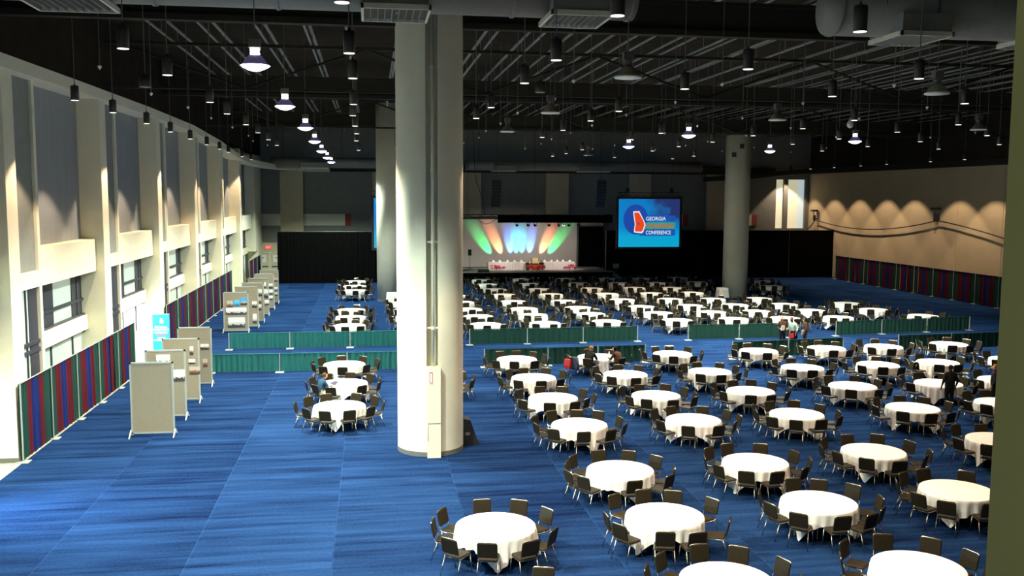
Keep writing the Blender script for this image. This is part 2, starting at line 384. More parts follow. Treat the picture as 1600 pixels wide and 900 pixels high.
b = MB(); b.smooth = True; b.lathe([(0.055, 0), (0.055, 12.6)], 14); b.build('pipe', M['pillar'], t)
for z in (1.2, 3.95, 6.2, 9.4):
    b = MB(); b.lathe([(0.075, 0), (0.075, 0.09)], 14, (0, 0, z)); b.box(-0.19, 0.19, 0.0, 0.03, z + 0.02, z + 0.07); b.build('pipe_bracket', M['pillar'], t)
t = empty('pillar_cabinet', (1.97, 29.62, 0), 0, 'slim cream cover box at the base of the nearest pillar', 'cabinet')
MB().box(-0.215, 0.215, -0.09, 0.12, 0.0, 2.93).build('cover', M['pillar'], t)
MB().box(-0.205, 0.205, -0.096, -0.088, 1.12, 1.14).build('seam', M['grey_base'], t)
b = MB(); b.box(-0.20, -0.19, -0.10, -0.088, 0.55, 1.08); b.build('latch', M['grey_base'], t)
b = MB(); b.box(-0.15, -0.035, -0.098, -0.090, 2.42, 2.82); b.build('label_plate', M['white'], t)
b = MB(); b.box(-0.14, -0.122, -0.102, -0.098, 2.44, 2.80); b.box(-0.063, -0.045, -0.102, -0.098, 2.44, 2.80); b.box(-0.122, -0.063, -0.102, -0.098, 2.44, 2.47); b.box(-0.122, -0.063, -0.102, -0.098, 2.77, 2.80)
b.build('label_marking', mat('red_label', (0.35, 0.04, 0.03), 0.6, noise=0.05), t)

# ------------------------------------------------------------------ ceiling steel, ducts
for i, x in enumerate([-8.25, -6.4, -4.3, -2.45, -0.85, 1.3] + [3.2 + 1.9 * k for k in range(24)]):
    b = MB(); b.box(x - 0.045, x + 0.045, 1.4, 98.5, 14.9, 14.96); b.box(x - 0.07, x + 0.07, 1.4, 98.5, 15.55, 15.6)
    yy = 2.0; q = 0
    while yy < 97: b.tube([(x, yy, 14.93), (x, yy, 15.58)], 0.012, 4); yy += 3.2
    b.build('ceiling_joist', M['steel'], kind='structure')
for y in (30.8, 53.6, 75.8):
    b = MB(); b.box(-11, 48.4, y - 0.18, y + 0.18, 13.75, 13.95); b.box(-11, 48.4, y - 0.05, y + 0.05, 13.95, 14.75); b.box(-11, 48.4, y - 0.18, y + 0.18, 14.75, 14.88)
    b.build('ceiling_beam', M['steel_dark'], kind='structure')
for y, z in ((42.5, 14.3), (64.5, 14.3)):         # open web trusses
    b = MB()
    b.box(-11, 48.4, y - 0.09, y + 0.09, 12.9, 13.0); b.box(-11, 48.4, y - 0.09, y + 0.09, 14.75, 14.88)
    x = -10.5; s = 0
    while x < 43:
        b.tube([(x, y, 12.98 if s else 14.78), (x + 5.2, y, 14.78 if s else 12.98)], 0.06, 5); x += 5.2; s = 1 - s
    b.build('ceiling_truss', M['steel_dark'], kind='structure')
def duct(x0, x1, y, z, r, label, grilles, name='air_duct'):
    t = empty(name, (x0, y, z), 0, label, 'duct')
    b = MB(); b.smooth = True; n = 32
    b.loft([[(xx, r*math.cos(-2*PI*j/n), r*math.sin(-2*PI*j/n)) for j in range(n)] for xx in (0, x1 - x0)], True)
    b.build('duct_body', M['duct'], t)
    xs = [0.12, x1 - x0 - 0.12]
    k = 2.8
    while k < x1 - x0 - 1: xs.append(k); k += 2.8
    for xx in xs:
        b = MB(); b.smooth = True
        b.loft([[(xx + dx, (r+0.03)*math.cos(-2*PI*j/n), (r+0.03)*math.sin(-2*PI*j/n)) for j in range(n)] for dx in (-0.04, 0.04)], True)
        b.build('duct_flange', M['duct'], t)
    xx = 1.3
    while xx < x1 - x0:
        for sy in (-1, 1): MB().tube([(xx, sy * (r + 0.02), 0), (xx, sy * (r + 0.02), 15.62 - z)], 0.012, 4).build('hanger', M['steel_dark'], t)
        xx += 5.6
    for (g0, g1) in grilles:
        a0, a1 = g0 - x0, g1 - x0
        b = MB(); b.box(a0, a1, -0.95, 0.72, -r + 0.0, -r + 0.5); g = b.build('grille_box', M['duct'], t)
        b = MB(); e = 0.06
        # frame, sloping towards the hall end
        zf = -r - 0.10
        b.box(a0 - e, a1 + e, -1.0, -0.94, zf, zf + 0.12); b.box(a0 - e, a1 + e, 0.71, 0.77, zf, zf + 0.12)
        b.box(a0 - e, a0, -1.0, 0.77, zf, zf + 0.12); b.box(a1, a1 + e, -1.0, 0.77, zf, zf + 0.12)
        b.build('grille_frame', M['grille'], g)
        b = MB(); nn = 9
        for q in range(nn + 1):
            xx = a0 + (a1 - a0) * q / nn; b.box(xx - 0.012, xx + 0.012, -0.94, 0.71, zf + 0.01, zf + 0.10)
        b.build('grille_vanes', M['duct'], g)
        MB().box(a0, a1, -0.94, 0.71, zf + 0.085, zf + 0.095).build('grille_back', M['grille_dark'], g)
duct(-10.5, 6.55, 23.3, 13.45, 0.66, 'long round grey air duct across the top left, ending by the pillar', [(-7.6, -5.9), (-0.1, 1.4), (4.35, 5.75)])
duct(12.3, 30.0, 24.4, 13.5, 0.72, 'fat round grey air duct at the top right with closed near end', [(13.95, 15.35), (17.9, 19.3)])
# duct run near the end wall
duct(-9.5, 8.5, 93.5, 11.55, 0.5, 'far air duct above the left black drape near the end wall', [(-6.5, -3.9)])
duct(9.5, 34.0, 93.8, 11.45, 0.5, 'far air duct above the stage near the end wall', [(12.2, 14.4), (21, 24)])

# ------------------------------------------------------------------ lamps
def can_proto():
    t = empty('can_light')
    b = MB(); b.smooth = True
    b.lathe([(0.118, 0.0), (0.125, 0.004), (0.125, 0.42), (0.115, 0.46), (0.03, 0.475), (0.025, 0.52)], 18); b.build('housing', M['can'], t, smooth=True)
    MB().lathe([(0.117, -0.006), (0.117, 0.002)], 18).build('lens', M['can_lens'], t)
    MB().tube([(0, 0, 0.5), (0, 0, 4.215)], 0.014, 5).build('stem', M['rod'], t)
    ld = bpy.data.lights.new('can_lamp', 'SPOT'); ld.energy = CAN_W; ld.color = CAN_COL; ld.spot_size = math.radians(CAN_ANGLE); ld.spot_blend = 0.25; ld.shadow_soft_size = 0.08
    lo = bpy.data.objects.new('can_lamp', ld); COL.objects.link(lo); lo.parent = t; lo.location = (0, 0, -0.03)
    return t
CANS = [(-9.3, 25.2), (-9.3, 32.2), (-9.3, 36.7), (-9.3, 42.0), (-9.4, 47.3), (-9.5, 52.9), (-9.6, 58.7), (-9.7, 64.2), (-9.8, 68.8), (-9.8, 76), (-9.9, 82.5), (-5.0, 20.7), (-5.0, 25.0), (-5.1, 32.0), (-5.2, 36.4), (-5.2, 41.8), (-5.3, 47.0), (-5.4, 52.8), (-5.5, 58.6), (-0.4, 15.2), (-0.4, 20.5), (-0.4, 24.8), (-0.5, 31.8), (-0.6, 36.2), (-0.6, 41.6), (-0.6, 46.7), (-0.7, 52.7), (-0.7, 63.6), (4.1, 15.5), (4.1, 20.7), (4.1, 25.0), (4.1, 32.0), (4.1, 36.5), (8.8, 21.3), (8.7, 25.5), (8.7, 32.5), (8.7, 36.8), (8.7, 42.2), (8.7, 47.4), (13.6, 48.2), (13.6, 43.1), (18.5, 43.9), (18.5, 49.4), (8.8, 16.2), (13.7, 22.2), (13.6, 26.5), (18.7, 27.7), (18.6, 34.4), (23.8, 35.6), (18.7, 39.0), (23.8, 40.1), (23.7, 45.3), (29.0, 46.6), (29.2, 41.4), (13.5, 59.3), (18.3, 59.8), (18.5, 70.2), (18.2, 54.2), (23.5, 66.5), (13.6, 64.8), (13.5, 69.2), (23.5, 71.4), (28.8, 51.6), (23.6, 50.4), (28.8, 57.2), (34.4, 53.3), (34.7, 48.1), (45.6, 67.2), (45.6, 71.7), (45.6, 78.3), (45.6, 87.9), (45.6, 93.0), (45.6, 82.8), (45.6, 97.6)]
proto = can_proto(); rows = {}
for x, y in CANS:
    rows.setdefault(min([-9.5, -5.2, -0.55, 4.1, 8.7, 13.6, 18.5, 23.7, 29.0, 34.5, 45.6], key=lambda q: abs(q - x)), []).append((y, x))
first = True
for ri, key in enumerate(sorted(rows)):
    rn = 'along the left wall' if ri == 0 else ('along the right wall' if key > 40 else '%s line from the left wall' % ORD[ri + 1])
    for i, (y, x) in enumerate(sorted(rows[key])):
        o = proto if first else copy_tree(proto); first = False
        o.location = (x, y, 11.39)
        tag(o, 'lit black can pendant, %s from the camera, %s' % (ORD[i + 1], rn), 'pendant light', 'black can pendants in lines')
def bay_proto(lit):
    t = empty('high_bay_light')
    b = MB(); b.smooth = True
    g = M['bay_glass_on'] if lit else M['bay_glass']
    b.lathe([(0.33, 0.0), (0.335, 0.015), (0.30, 0.05), (0.25, 0.12), (0.20, 0.19), (0.15, 0.245), (0.12, 0.27)], 24); b.build('reflector', g, t, smooth=True)
    b = MB(); b.smooth = True
    if lit: b.lathe([(0.06, -0.10), (0.16, -0.075), (0.30, -0.005), (0.34, 0.022), (0.30, 0.04)], 24)
    else: b.lathe([(0.335, -0.02), (0.345, 0.0), (0.335, 0.03)], 24)
    b.build('lens', M['bay_lens_on'] if lit else M['bay_rim'], t, smooth=True)
    b = MB(); b.lathe([(0.09, 0.275), (0.115, 0.29), (0.10, 0.34), (0.115, 0.40), (0.09, 0.415)], 16); b.build('socket', M['bay_lens_on'] if lit else M['bay_box'], t)
    b = MB(); b.box(-0.13, 0.13, -0.11, 0.11, 0.43, 0.62); b.tube([(0, 0, 0.41), (0, 0, 0.44)], 0.05); b.build('ballast_box', M['bay_box'], t)
    MB().tube([(0, 0, 0.62), (0, 0, 4.25)], 0.014, 5).build('stem', M['rod'], t)
    if lit:
        ld = bpy.data.lights.new('high_bay_lamp', 'SPOT'); ld.energy = BAY_W; ld.color = BAY_COL; ld.spot_size = math.radians(BAY_ANGLE); ld.spot_blend = 0.45; ld.shadow_soft_size = 0.2
        lo = bpy.data.objects.new('high_bay_lamp', ld); COL.objects.link(lo); lo.parent = t; lo.location = (0, 0, -0.16)
    return t
LITB = [(-2.55, 12.4), (-2.6, 22.8), (-2.8, 32.9), (-2.8, 43.1), (-3.0, 53.7), (-3.2, 65.3), (-3.3, 76.3), (-3.4, 86.6), (15.3, 54.8), (15.4, 44.4), (25.6, 58.0), (25.5, 47.0)]
OFFB = [(6.4, 23.1), (6.4, 33.3), (6.3, 43.2), (15.5, 34.5), (16.0, 25.0), (26.1, 37.6), (15.6, 66.6)]
pl_, po = bay_proto(True), bay_proto(False)
for i, (x, y) in enumerate(LITB):
    o = pl_ if i == 0 else copy_tree(pl_); o.location = (x, y, 11.36)
    lab = 'glowing bell high bay lamp, %s from the camera in the lit line at left' % ORD[i + 1] if i < 8 else ['glowing high bay lamp high over the screen, farther of the middle pair', 'glowing high bay lamp left of the right column, nearer of the middle pair', 'glowing high bay lamp just right of the right column, farther one', 'glowing high bay lamp on the far right, nearer of the right pair'][i - 8]
    tag(o, lab, 'high bay lamp', 'lit high bay lamps')
for i, (x, y) in enumerate(OFFB):
    o = po if i == 0 else copy_tree(po); o.location = (x, y, 11.36)
    tag(o, ['unlit glass high bay lamp nearest the camera, right of the pillar', 'unlit glass high bay lamp, second one right of the pillar', 'unlit glass high bay lamp, third one right of the pillar', 'unlit glass high bay lamp above the right column', 'unlit glass high bay lamp below the right duct', 'unlit glass high bay lamp close to the right window jamb', 'unlit glass high bay lamp above the hanging speaker, farthest one'][i], 'high bay lamp', 'unlit high bay lamps')
# sprinkler drops and conduit rods hanging among the joists
drop = empty('sprinkler_drop')
MB().tube([(0, 0, 0.1), (0, 0, 3.8)], 0.013, 5).build('drop_pipe', M['rod'], drop)
MB().lathe([(0.02, 0.12), (0.06, 0.09), (0.03, 0.03), (0.008, 0.0)], 10).build('sprinkler_head', M['bay_rim'], drop)
first = True; nd = 0
for yi, yy in enumerate((28.2, 34.0, 39.5, 45.5, 51.0, 57.0, 62.5, 68.0)):
    for xi, xx in enumerate((-7.2, 1.9, 6.4, 11.1, 16.2, 21.2, 26.4, 31.8)):
        if xx < 4 and xx > 0 and yy < 33: continue
        o = drop if first else copy_tree(drop); first = False
        o.location = (xx + random.uniform(-0.3, 0.3), yy + random.uniform(-0.8, 0.8), 11.81 + 0*random.uniform(-0.1, 0.3))
        tag(o, 'thin sprinkler drop pipe, %s line from left, %s from the camera' % (ORD[xi + 1], ORD[yi + 1]), 'sprinkler', 'sprinkler drops under the ceiling')
t = empty('dome_camera', (15.5, 28.6, 11.4), 0, 'white teardrop dome camera hanging on a rod at upper right', 'camera')
for (X, Y, Z) in [(20.1, 37.5, 11.35)]:
    t.location = (X, Y, Z)
b = MB(); b.smooth = True; b.lathe([(0.02, -0.02), (0.1, 0.02), (0.14, 0.12), (0.13, 0.2), (0.06, 0.32), (0.025, 0.42)], 14); b.build('housing', M['bay_rim'], t)
MB().tube([(0, 0, 0.4), (0, 0, 4.26)], 0.014, 5).build('stem', M['rod'], t)

for i, (X, Y, lb) in enumerate(((-6.3, 28.4, 'unlit squat black pendant speaker among the can lights at upper left'), (5.0, 27.6, 'unlit squat black pendant speaker right of the pillar top'))):
    t = empty('pendant_speaker', (X, Y, 11.45), 0, lb, 'speaker', 'black pendant speakers')
    b = MB(); b.smooth = True; b.lathe([(0.15, 0.0), (0.16, 0.01), (0.16, 0.30), (0.15, 0.31), (0.03, 0.33), (0.02, 0.36)], 18); b.build('housing', M['can'], t)
    MB().lathe([(0.155, -0.008), (0.155, 0.004)], 18).build('rim', M['duct'], t)
    MB().tube([(0, 0, 0.34), (0, 0, 4.16)], 0.014, 5).build('stem', M['rod'], t)
for i, (X, Y, Z, lb) in enumerate(((30.55, 74.72, 12.45, 'small black box high on the right column, upper one'), (29.98, 75.0, 11.75, 'small black box high on the right column, lower one'))):
    t = empty('column_speaker', (X, Y, Z), -0.2 - 0.5 * i, lb, 'speaker', 'boxes on the right column')
    b = MB(); b.rbox(-0.16, 0.16, -0.1, 0.12, 0, 0.36, 0.03, 2); b.build('cabinet', M['black_gloss'], t)
    b = MB(); b.box(-0.05, 0.05, 0.10, 0.22, 0.12, 0.24); b.build('bracket', M['black_gloss'], t)
# ------------------------------------------------------------------ drapes
def drape_sheet(p0, p1, z0, z1, amp, per, seed, nz=4, thick=0.0, flare=0.0):
    """a hanging pleated cloth from p0 to p1 (x, y), pleats of period per"""
    rnd = random.Random(seed); L = math.hypot(p1[0]-p0[0], p1[1]-p0[1]); d = ((p1[0]-p0[0])/L, (p1[1]-p0[1])/L); nrm = (-d[1], d[0])
    nu = max(6, int(L / per * 5)); ph = [rnd.uniform(0, 6.28) for _ in range(4)]; k2 = rnd.uniform(0.55, 0.8)
    def fn(u, v):
        s = u * L; z = z0 + (z1 - z0) * v; g = 0.55 + 0.45 * (1 - v)
        w_ = math.sin(2*PI*s/per + ph[0] + 0.8*math.sin(2*PI*s/(per*4.1) + ph[1])) * 0.65 + math.sin(2*PI*s/per*k2 + ph[2]) * 0.35
        w_ *= amp * g
        zz = z - (0.02 * abs(math.sin(2*PI*s/per)) if v == 0 else 0)
        sx = s + 0.3 * amp * math.sin(2*PI*s/per*0.5 + ph[3]) * (1 - v) if 0 < u < 1 else s
        return (p0[0] + d[0]*sx + nrm[0]*w_, p0[1] + d[1]*sx + nrm[1]*w_, zz)
    b = MB(); b.smooth = True; b.grid(fn, nu, nz); return b
def post(parent, x, y, h, name='post', base=True):
    b = MB(); b.lathe([(0.026, 0.0), (0.026, h)], 10, (x, y, 0))
    o = b.build(name, M['pipe'], parent)
    if base:
        b = MB(); b.rbox(x - 0.2, x + 0.2, y - 0.2, y + 0.2, 0.0, 0.02, 0.03, 2); b.build('base_plate', M['pipe'], o)
    return o
def fence(name, pts, h, label, cat, group, mt, amp=0.05, per=0.24, seed=0):
    t = empty(name, (0, 0, 0), 0, label, cat, group)
    for i, p in enumerate(pts): post(t, p[0], p[1] + 0.0, h + 0.02)
    for i in range(len(pts) - 1):
        a, c = pts[i], pts[i+1]
        drape_sheet((a[0] + 0.04, a[1]), (c[0] - 0.04, c[1]), 0.07, h - 0.03, amp, per, seed * 31 + i).build('drape_panel', mt, t)
        b = MB(); b.tube([(a[0], a[1], h), (c[0], c[1], h)], 0.022, 8); b.build('top_rail', mt, t)
    return t
gf = 'low green drape fences across the hall'
fence('drape_fence', [(-7.65, 52.2), (-4.42, 52.2), (-1.16, 52.2), (2.1, 52.2)], 0.9, 'rear lit teal-green drape fence left of the pillar, its end by the display boards', 'drape fence', gf, M['teal'], seed=1)
fence('drape_fence', [(5.51, 52.25), (8.82, 52.3), (12.1, 52.35), (15.37, 52.45)], 0.9, 'rear green drape fence just right of the pillar', 'drape fence', gf, M['green'], seed=2, per=0.3)
fence('drape_fence', [(18.48, 52.55), (21.65, 52.6), (24.9, 52.75)], 0.9, 'rear green drape fence ending behind the three standing people', 'drape fence', gf, M['green'], seed=3, per=0.3)
fence('drape_fence', [(28.06, 53.1), (31.3, 53.5), (34.6, 53.95), (37.85, 54.4)], 0.9, 'rear dark green drape fence on the far right, before the open carpet', 'drape fence', gf, M['green'], seed=4, per=0.3)
fence('drape_fence', [(-7.5, 45.35), (-4.32, 45.2), (-1.15, 45.15), (2.0, 45.15)], 0.9, 'front lit teal-green drape fence left of the pillar, behind the reading man', 'drape fence', gf, M['teal'], seed=5)
fence('drape_fence', [(5.51, 45.3), (8.71, 45.4), (11.3, 45.55), (13.81, 45.7)], 0.9, 'front green drape fence right of the pillar, behind the seated pair', 'drape fence', gf, M['green'], seed=6, per=0.3)
fence('drape_fence', [(18.62, 46.05), (21.87, 46.4), (25.18, 46.8)], 0.9, 'front green drape fence hiding the legs of three standing people', 'drape fence', gf, M['green'], seed=7, per=0.3)
fence('drape_fence', [(28.69, 47.3), (32.0, 47.5), (35.4, 47.8), (38.6, 48.0)], 0.9, 'front dark green drape fence running behind the right window jamb', 'drape fence', gf, M['green'], seed=8, per=0.3)
def colour_drape(x, ys, h, label, group, rev=False, seed=0, sign=1):
    t = empty('striped_drape_line', (0, 0, 0), 0, label, 'drape line', group)
    for i, y in enumerate(ys):
        post(t, x, y, h + 0.02)
    for i in range(len(ys) - 1):
        L = ys[i+1] - ys[i]; s = ys[i]
        for fr, c in ((0.215, 'green'), (0.195, 'red'), (0.18, 'blue'), (0.195, 'red'), (0.215, 'green')):
            e = s + L * fr
            o = drape_sheet((x - 0.04*sign, s - 0.03), (x - 0.04*sign, e + 0.03), 0.06, h - 0.02, 0.06, 0.27, seed * 97 + i * 7 + int(fr * 100) + int(s*10), 5).build('drape_panel', M[c], t)
            o['label'] = '%s drape panel' % c
            s = e
        b = MB(); b.tube([(x, ys[i], h), (x, ys[i+1], h)], 0.022, 8); b.build('top_rail', M['pipe'], t)
    return t
gd = 'tall striped drapes along the side walls'
colour_drape(-10.86, [30.8 + 2.88*i for i in range(6)], 2.5, 'nearest green, red and blue striped drape along the left wall', gd, seed=1)
colour_drape(-10.86, [52.2 + 3.02*i for i in range(9)], 2.5, 'second striped drape along left wall, behind the blue banner', gd, seed=2)
colour_drape(-10.70, [86.2 + 2.9*i for i in range(4)], 2.55, 'farthest short striped drape on the left, beside the exit doors', gd, seed=3)
colour_drape(47.75, [62.5 + 2.85*i for i in range(11)], 2.45, 'striped drape along the foot of the tan right wall', gd, seed=4, sign=-1)
def black_drape(xs, y, h, label, seed):
    t = empty('black_drape_wall', (0, 0, 0), 0, label, 'drape wall', 'tall black drape walls')
    for i in range(len(xs) - 1):
        drape_sheet((xs[i], y), (xs[i+1], y), 0.03, h, 0.06, 0.32, seed + i, 3).build('drape_panel', M['black'], t)
        b = MB(); b.tube([(xs[i], y, h + 0.02), (xs[i+1], y, h + 0.02)], 0.03, 6); b.build('top_rail', M['black_gloss'], t)
    for x in xs:
        b = MB(); b.lathe([(0.03, 0), (0.03, h)], 8, (x, y + 0.12, 0)); b.build('post', M['pipe'], t)
black_drape([-8.75 + 2.35*i for i in range(8)], 91.6, 4.92, 'tall black drape wall left of the stage, behind the left tables', 5)
black_drape([23.8 + 2.47*i for i in range(11)], 93.1, 4.95, 'tall black drape wall right of the stage, under the screen', 50)
# ------------------------------------------------------------------ stage
st = empty('stage', (16.5, 93.5, 0), 0, 'low stage with a black skirt in front of the white backdrop', 'stage')
MB().box(-7.9, 7.2, -3.5, 4.9, 0.90, 1.0).build('stage_deck', mat('stage_deck', (0.24, 0.21, 0.19), 0.7, noise=0.1), st)
drape_sheet((-7.9, -3.52), (7.2, -3.52), 0.02, 0.99, 0.03, 0.3, 77, 2).build('skirt', M['black'], st)
drape_sheet((7.22, -3.5), (7.22, -0.6), 0.02, 0.99, 0.03, 0.3, 78, 2).build('skirt', M['black'], st)
drape_sheet((-7.92, -0.0), (-7.92, -3.5), 0.02, 0.99, 0.03, 0.3, 79, 2).build('skirt', M['black'], st)
# white backdrop
bd = empty('white_backdrop', (15.6, 97.3, 0), 0, 'wide white cloth backdrop behind the head table, lit in colours', 'backdrop')
drape_sheet((-6.3, 0), (6.05, 0), 1.05, 6.1, 0.012, 0.9, 4, 3).build('cloth', M['white_cyc'], bd)
b = MB(); b.tube([(-6.3, 0.05, 6.12), (6.05, 0.05, 6.12)], 0.04, 8); b.build('top_rail', M['black_gloss'], bd)
b = MB(); b.tube([(6.07, 0.05, 0), (6.07, 0.05, 6.12)], 0.04, 8); b.build('post', M['pipe'], bd)
b = MB(); b.tube([(-6.32, 0.05, 0), (-6.32, 0.05, 6.12)], 0.04, 8); b.build('post', M['pipe'], bd)
sd = empty('side_drape', (22.9, 97.2, 0), 0, 'narrow black drape on the stage between white backdrop and black drape wall', 'drape')
drape_sheet((-1.1, 0), (1.6, 0), 1.0, 5.2, 0.05, 0.32, 91, 3).build('drape_panel', M['black'], sd)
b = MB(); b.tube([(-1.1, 0, 5.22), (1.6, 0, 5.22)], 0.03, 6); b.build('top_rail', M['black_gloss'], sd)
for x_ in (-1.1, 1.6):
    b = MB(); b.lathe([(0.03, 0), (0.03, 5.22)], 8, (x_, 0.1, 0)); b.build('post', M['pipe'], sd)
# truss with valance and stage lights over the stage front
tr = empty('lighting_truss', (16.2, 91.0, 6.2), 0, 'black lighting truss with a valance spanning above the stage', 'truss')
b = MB()
for yy, zz in ((-0.2, 0), (0.2, 0), (-0.2, 0.4), (0.2, 0.4)): b.tube([(-8.0, yy, zz), (7.6, yy, zz)], 0.035, 6)
x = -8.0; q = 0
while x < 7.5:
    b.tube([(x, -0.2, 0.0 if q else 0.4), (x + 0.6, -0.2, 0.4 if q else 0.0)], 0.02, 5); x += 0.6; q = 1 - q
b.build('truss_frame', M['black_gloss'], tr)
for xx in (-6.8, -0.2, 6.4): MB().tube([(xx, 0.2, 0.38), (xx, 0.2, 9.45)], 0.012, 4).build('hanger', M['steel_dark'], tr)
drape_sheet((-3.9, -0.26), (7.6, -0.26), -0.35, 0.42, 0.02, 0.4, 12, 2).build('valance', M['black'], tr)
b = MB(); b.smooth = True; b.tube([(-5.9, -0.25, 0.0), (-5.5, -0.25, -0.35), (-5.0, -0.25, -0.5), (-4.5, -0.25, -0.35), (-4.0, -0.25, 0.0)], 0.025, 5); b.build('cable_loop', M['black_gloss'], tr)
sl = empty('stage_light')
b = MB(); b.smooth = True
b.loft([[(rr*math.cos(2*PI*j/12), yy, rr*math.sin(2*PI*j/12) - 0.28) for j in range(12)] for rr, yy in ((0.06, -0.22), (0.10, -0.2), (0.12, 0.2), (0.13, 0.24))], True)
b.build('lamp_body', M['black_gloss'], sl, smooth=True)
b = MB(); b.box(-0.16, -0.13, -0.03, 0.03, -0.34, 0.0); b.box(0.13, 0.16, -0.03, 0.03, -0.34, 0.0); b.box(-0.16, 0.16, -0.03, 0.03, -0.02, 0.02); b.tube([(0, 0, 0), (0, 0, 0.36)], 0.02, 6); b.box(-0.05, 0.05, -0.06, 0.06, 0.30, 0.42); b.build('yoke', M['black_gloss'], sl)
for i, dx in enumerate((-1.9, -0.8, -0.1, 1.3, 2.3, 2.8, 3.3, 4.3)):
    o = sl if i == 0 else copy_tree(sl)
    o.location = (16.2 + dx, 91.2, 5.84)
    tag(o, 'black stage light, %s from left under the truss valance' % ORD[i + 1], 'stage light', 'stage lights under the truss')
# coloured uplights grazing the backdrop
def uplight(x, tilt, col, e, n, ang=26, fwd=0.55):
    t = empty('uplight', (x, 96.55, 1.0), 0, 'small black floor uplight, %s from left behind the head table' % ORD[n], 'uplight', 'uplights at the foot of the backdrop')
    b = MB(); b.lathe([(0.08, 0.02), (0.09, 0.03), (0.09, 0.2), (0.08, 0.22)], 12); b.build('housing', M['black_gloss'], t)
    b = MB(); b.box(-0.12, 0.12, -0.1, 0.1, 0, 0.02); b.build('foot', M['black_gloss'], t)
    ld = bpy.data.lights.new('uplight_lamp', 'SPOT'); ld.energy = e; ld.color = col; ld.spot_size = math.radians(ang); ld.spot_blend = 0.8; ld.shadow_soft_size = 0.03
    lo = bpy.data.objects.new('uplight_lamp', ld); COL.objects.link(lo); lo.parent = t; lo.location = (0, 0, 0.26)
    d = Vector((math.tan(math.radians(tilt)), 0.36, 1.0)).normalized()
    lo.rotation_euler = d.to_track_quat('-Z', 'Y').to_euler()
for n, (x, tilt, col, e) in enumerate([(13.2, -33, (0.03, 1.0, 0.22), 1.0), (14.15, -25, (1.0, 0.30, 0.12), 1.5), (14.75, -8, (0.06, 0.22, 1.0), 1.7), (15.2, -2, (0.02, 0.5, 1.0), 2.2), (15.7, 2, (0.03, 0.55, 1.0), 1.7), (16.4, 7, (0.06, 0.22, 1.0), 1.7), (17.2, 25, (1.0, 0.30, 0.12), 1.5), (17.85, 34, (0.03, 1.0, 0.22), 1.0)]):
    uplight(x, tilt, col, e * STAGE_W, n + 1)
# stage front light from the truss towards the head table
for q, fx in enumerate((13.6, 18.9)):
    ld = bpy.data.lights.new('front_light', 'SPOT'); ld.energy = 95; ld.color = (1.0, 0.84, 0.72); ld.spot_size = math.radians(100); ld.spot_blend = 0.7; ld.shadow_soft_size = 0.1
    lo = bpy.data.objects.new('front_light', ld); COL.objects.link(lo); lo.location = (fx, 90.6, 5.5); lo.rotation_euler = Vector((0, 5.0, -3.0)).to_track_quat('-Z', 'Y').to_euler()
for q, fx in enumerate((12.9, 16.3, 19.5)):
    ld = bpy.data.lights.new('table_light', 'SPOT'); ld.energy = 130; ld.color = (1.0, 0.86, 0.76); ld.spot_size = math.radians(48); ld.spot_blend = 0.7; ld.shadow_soft_size = 0.1
    lo = bpy.data.objects.new('table_light', ld); COL.objects.link(lo); lo.location = (fx, 90.75, 5.5); lo.rotation_euler = Vector((0, 2.7, -4.0)).to_track_quat('-Z', 'Y').to_euler()
# head table
ht = empty('head_table', (16.2, 93.6, 1.0), 0, 'long head table with a white pleated skirt on the stage', 'table')
b = MB(); b.box(-4.5, 4.4, -0.4, 0.4, 0.74, 0.77); b.build('tabletop', M['skirt'], ht)
drape_sheet((-4.5, -0.41), (4.4, -0.41), 0.02, 0.76, 0.025, 0.16, 6, 2).build('skirt', M['skirt'], ht)
drape_sheet((-4.52, 0.4), (-4.52, -0.4), 0.02, 0.76, 0.025, 0.16, 8, 2).build('skirt', M['skirt'], ht)
drape_sheet((4.42, -0.4), (4.42, 0.4), 0.02, 0.76, 0.025, 0.16, 9, 2).build('skirt', M['skirt'], ht)
np_ = MB(); np_.smooth = False
np_.lathe([(0.015, 0.0), (0.09, 0.01), (0.10, 0.02)], 12)
ns = 7
np_.loft([[(0.10*math.cos(PI*j/ns)*1.0, (0.012 if j % 2 else -0.012), 0.02 + 0.17*math.sin(PI*j/ns)) for j in range(ns + 1)], [(0.10*math.cos(PI*j/ns), (0.03 if j % 2 else 0.006), 0.02 + 0.17*math.sin(PI*j/ns)) for j in range(ns + 1)]], True)
nap = None
for i, dx in enumerate((-3.95, -3.3, -2.5, -1.8, -1.1, 1.3, 2.0, 2.6, 3.2, 3.9)):
    if nap is None: nap = np_.build('napkin', M['white']); o = nap
    else: o = nap.copy(); COL.objects.link(o)
    o.location = (16.2 + dx, 93.45, 1.77); o.scale = (1.3, 1.3, 1.3)
    tag(o, 'white fan-folded napkin on a plate, %s from left on the head table' % ORD[i + 1], 'napkin', 'place settings on the head table')
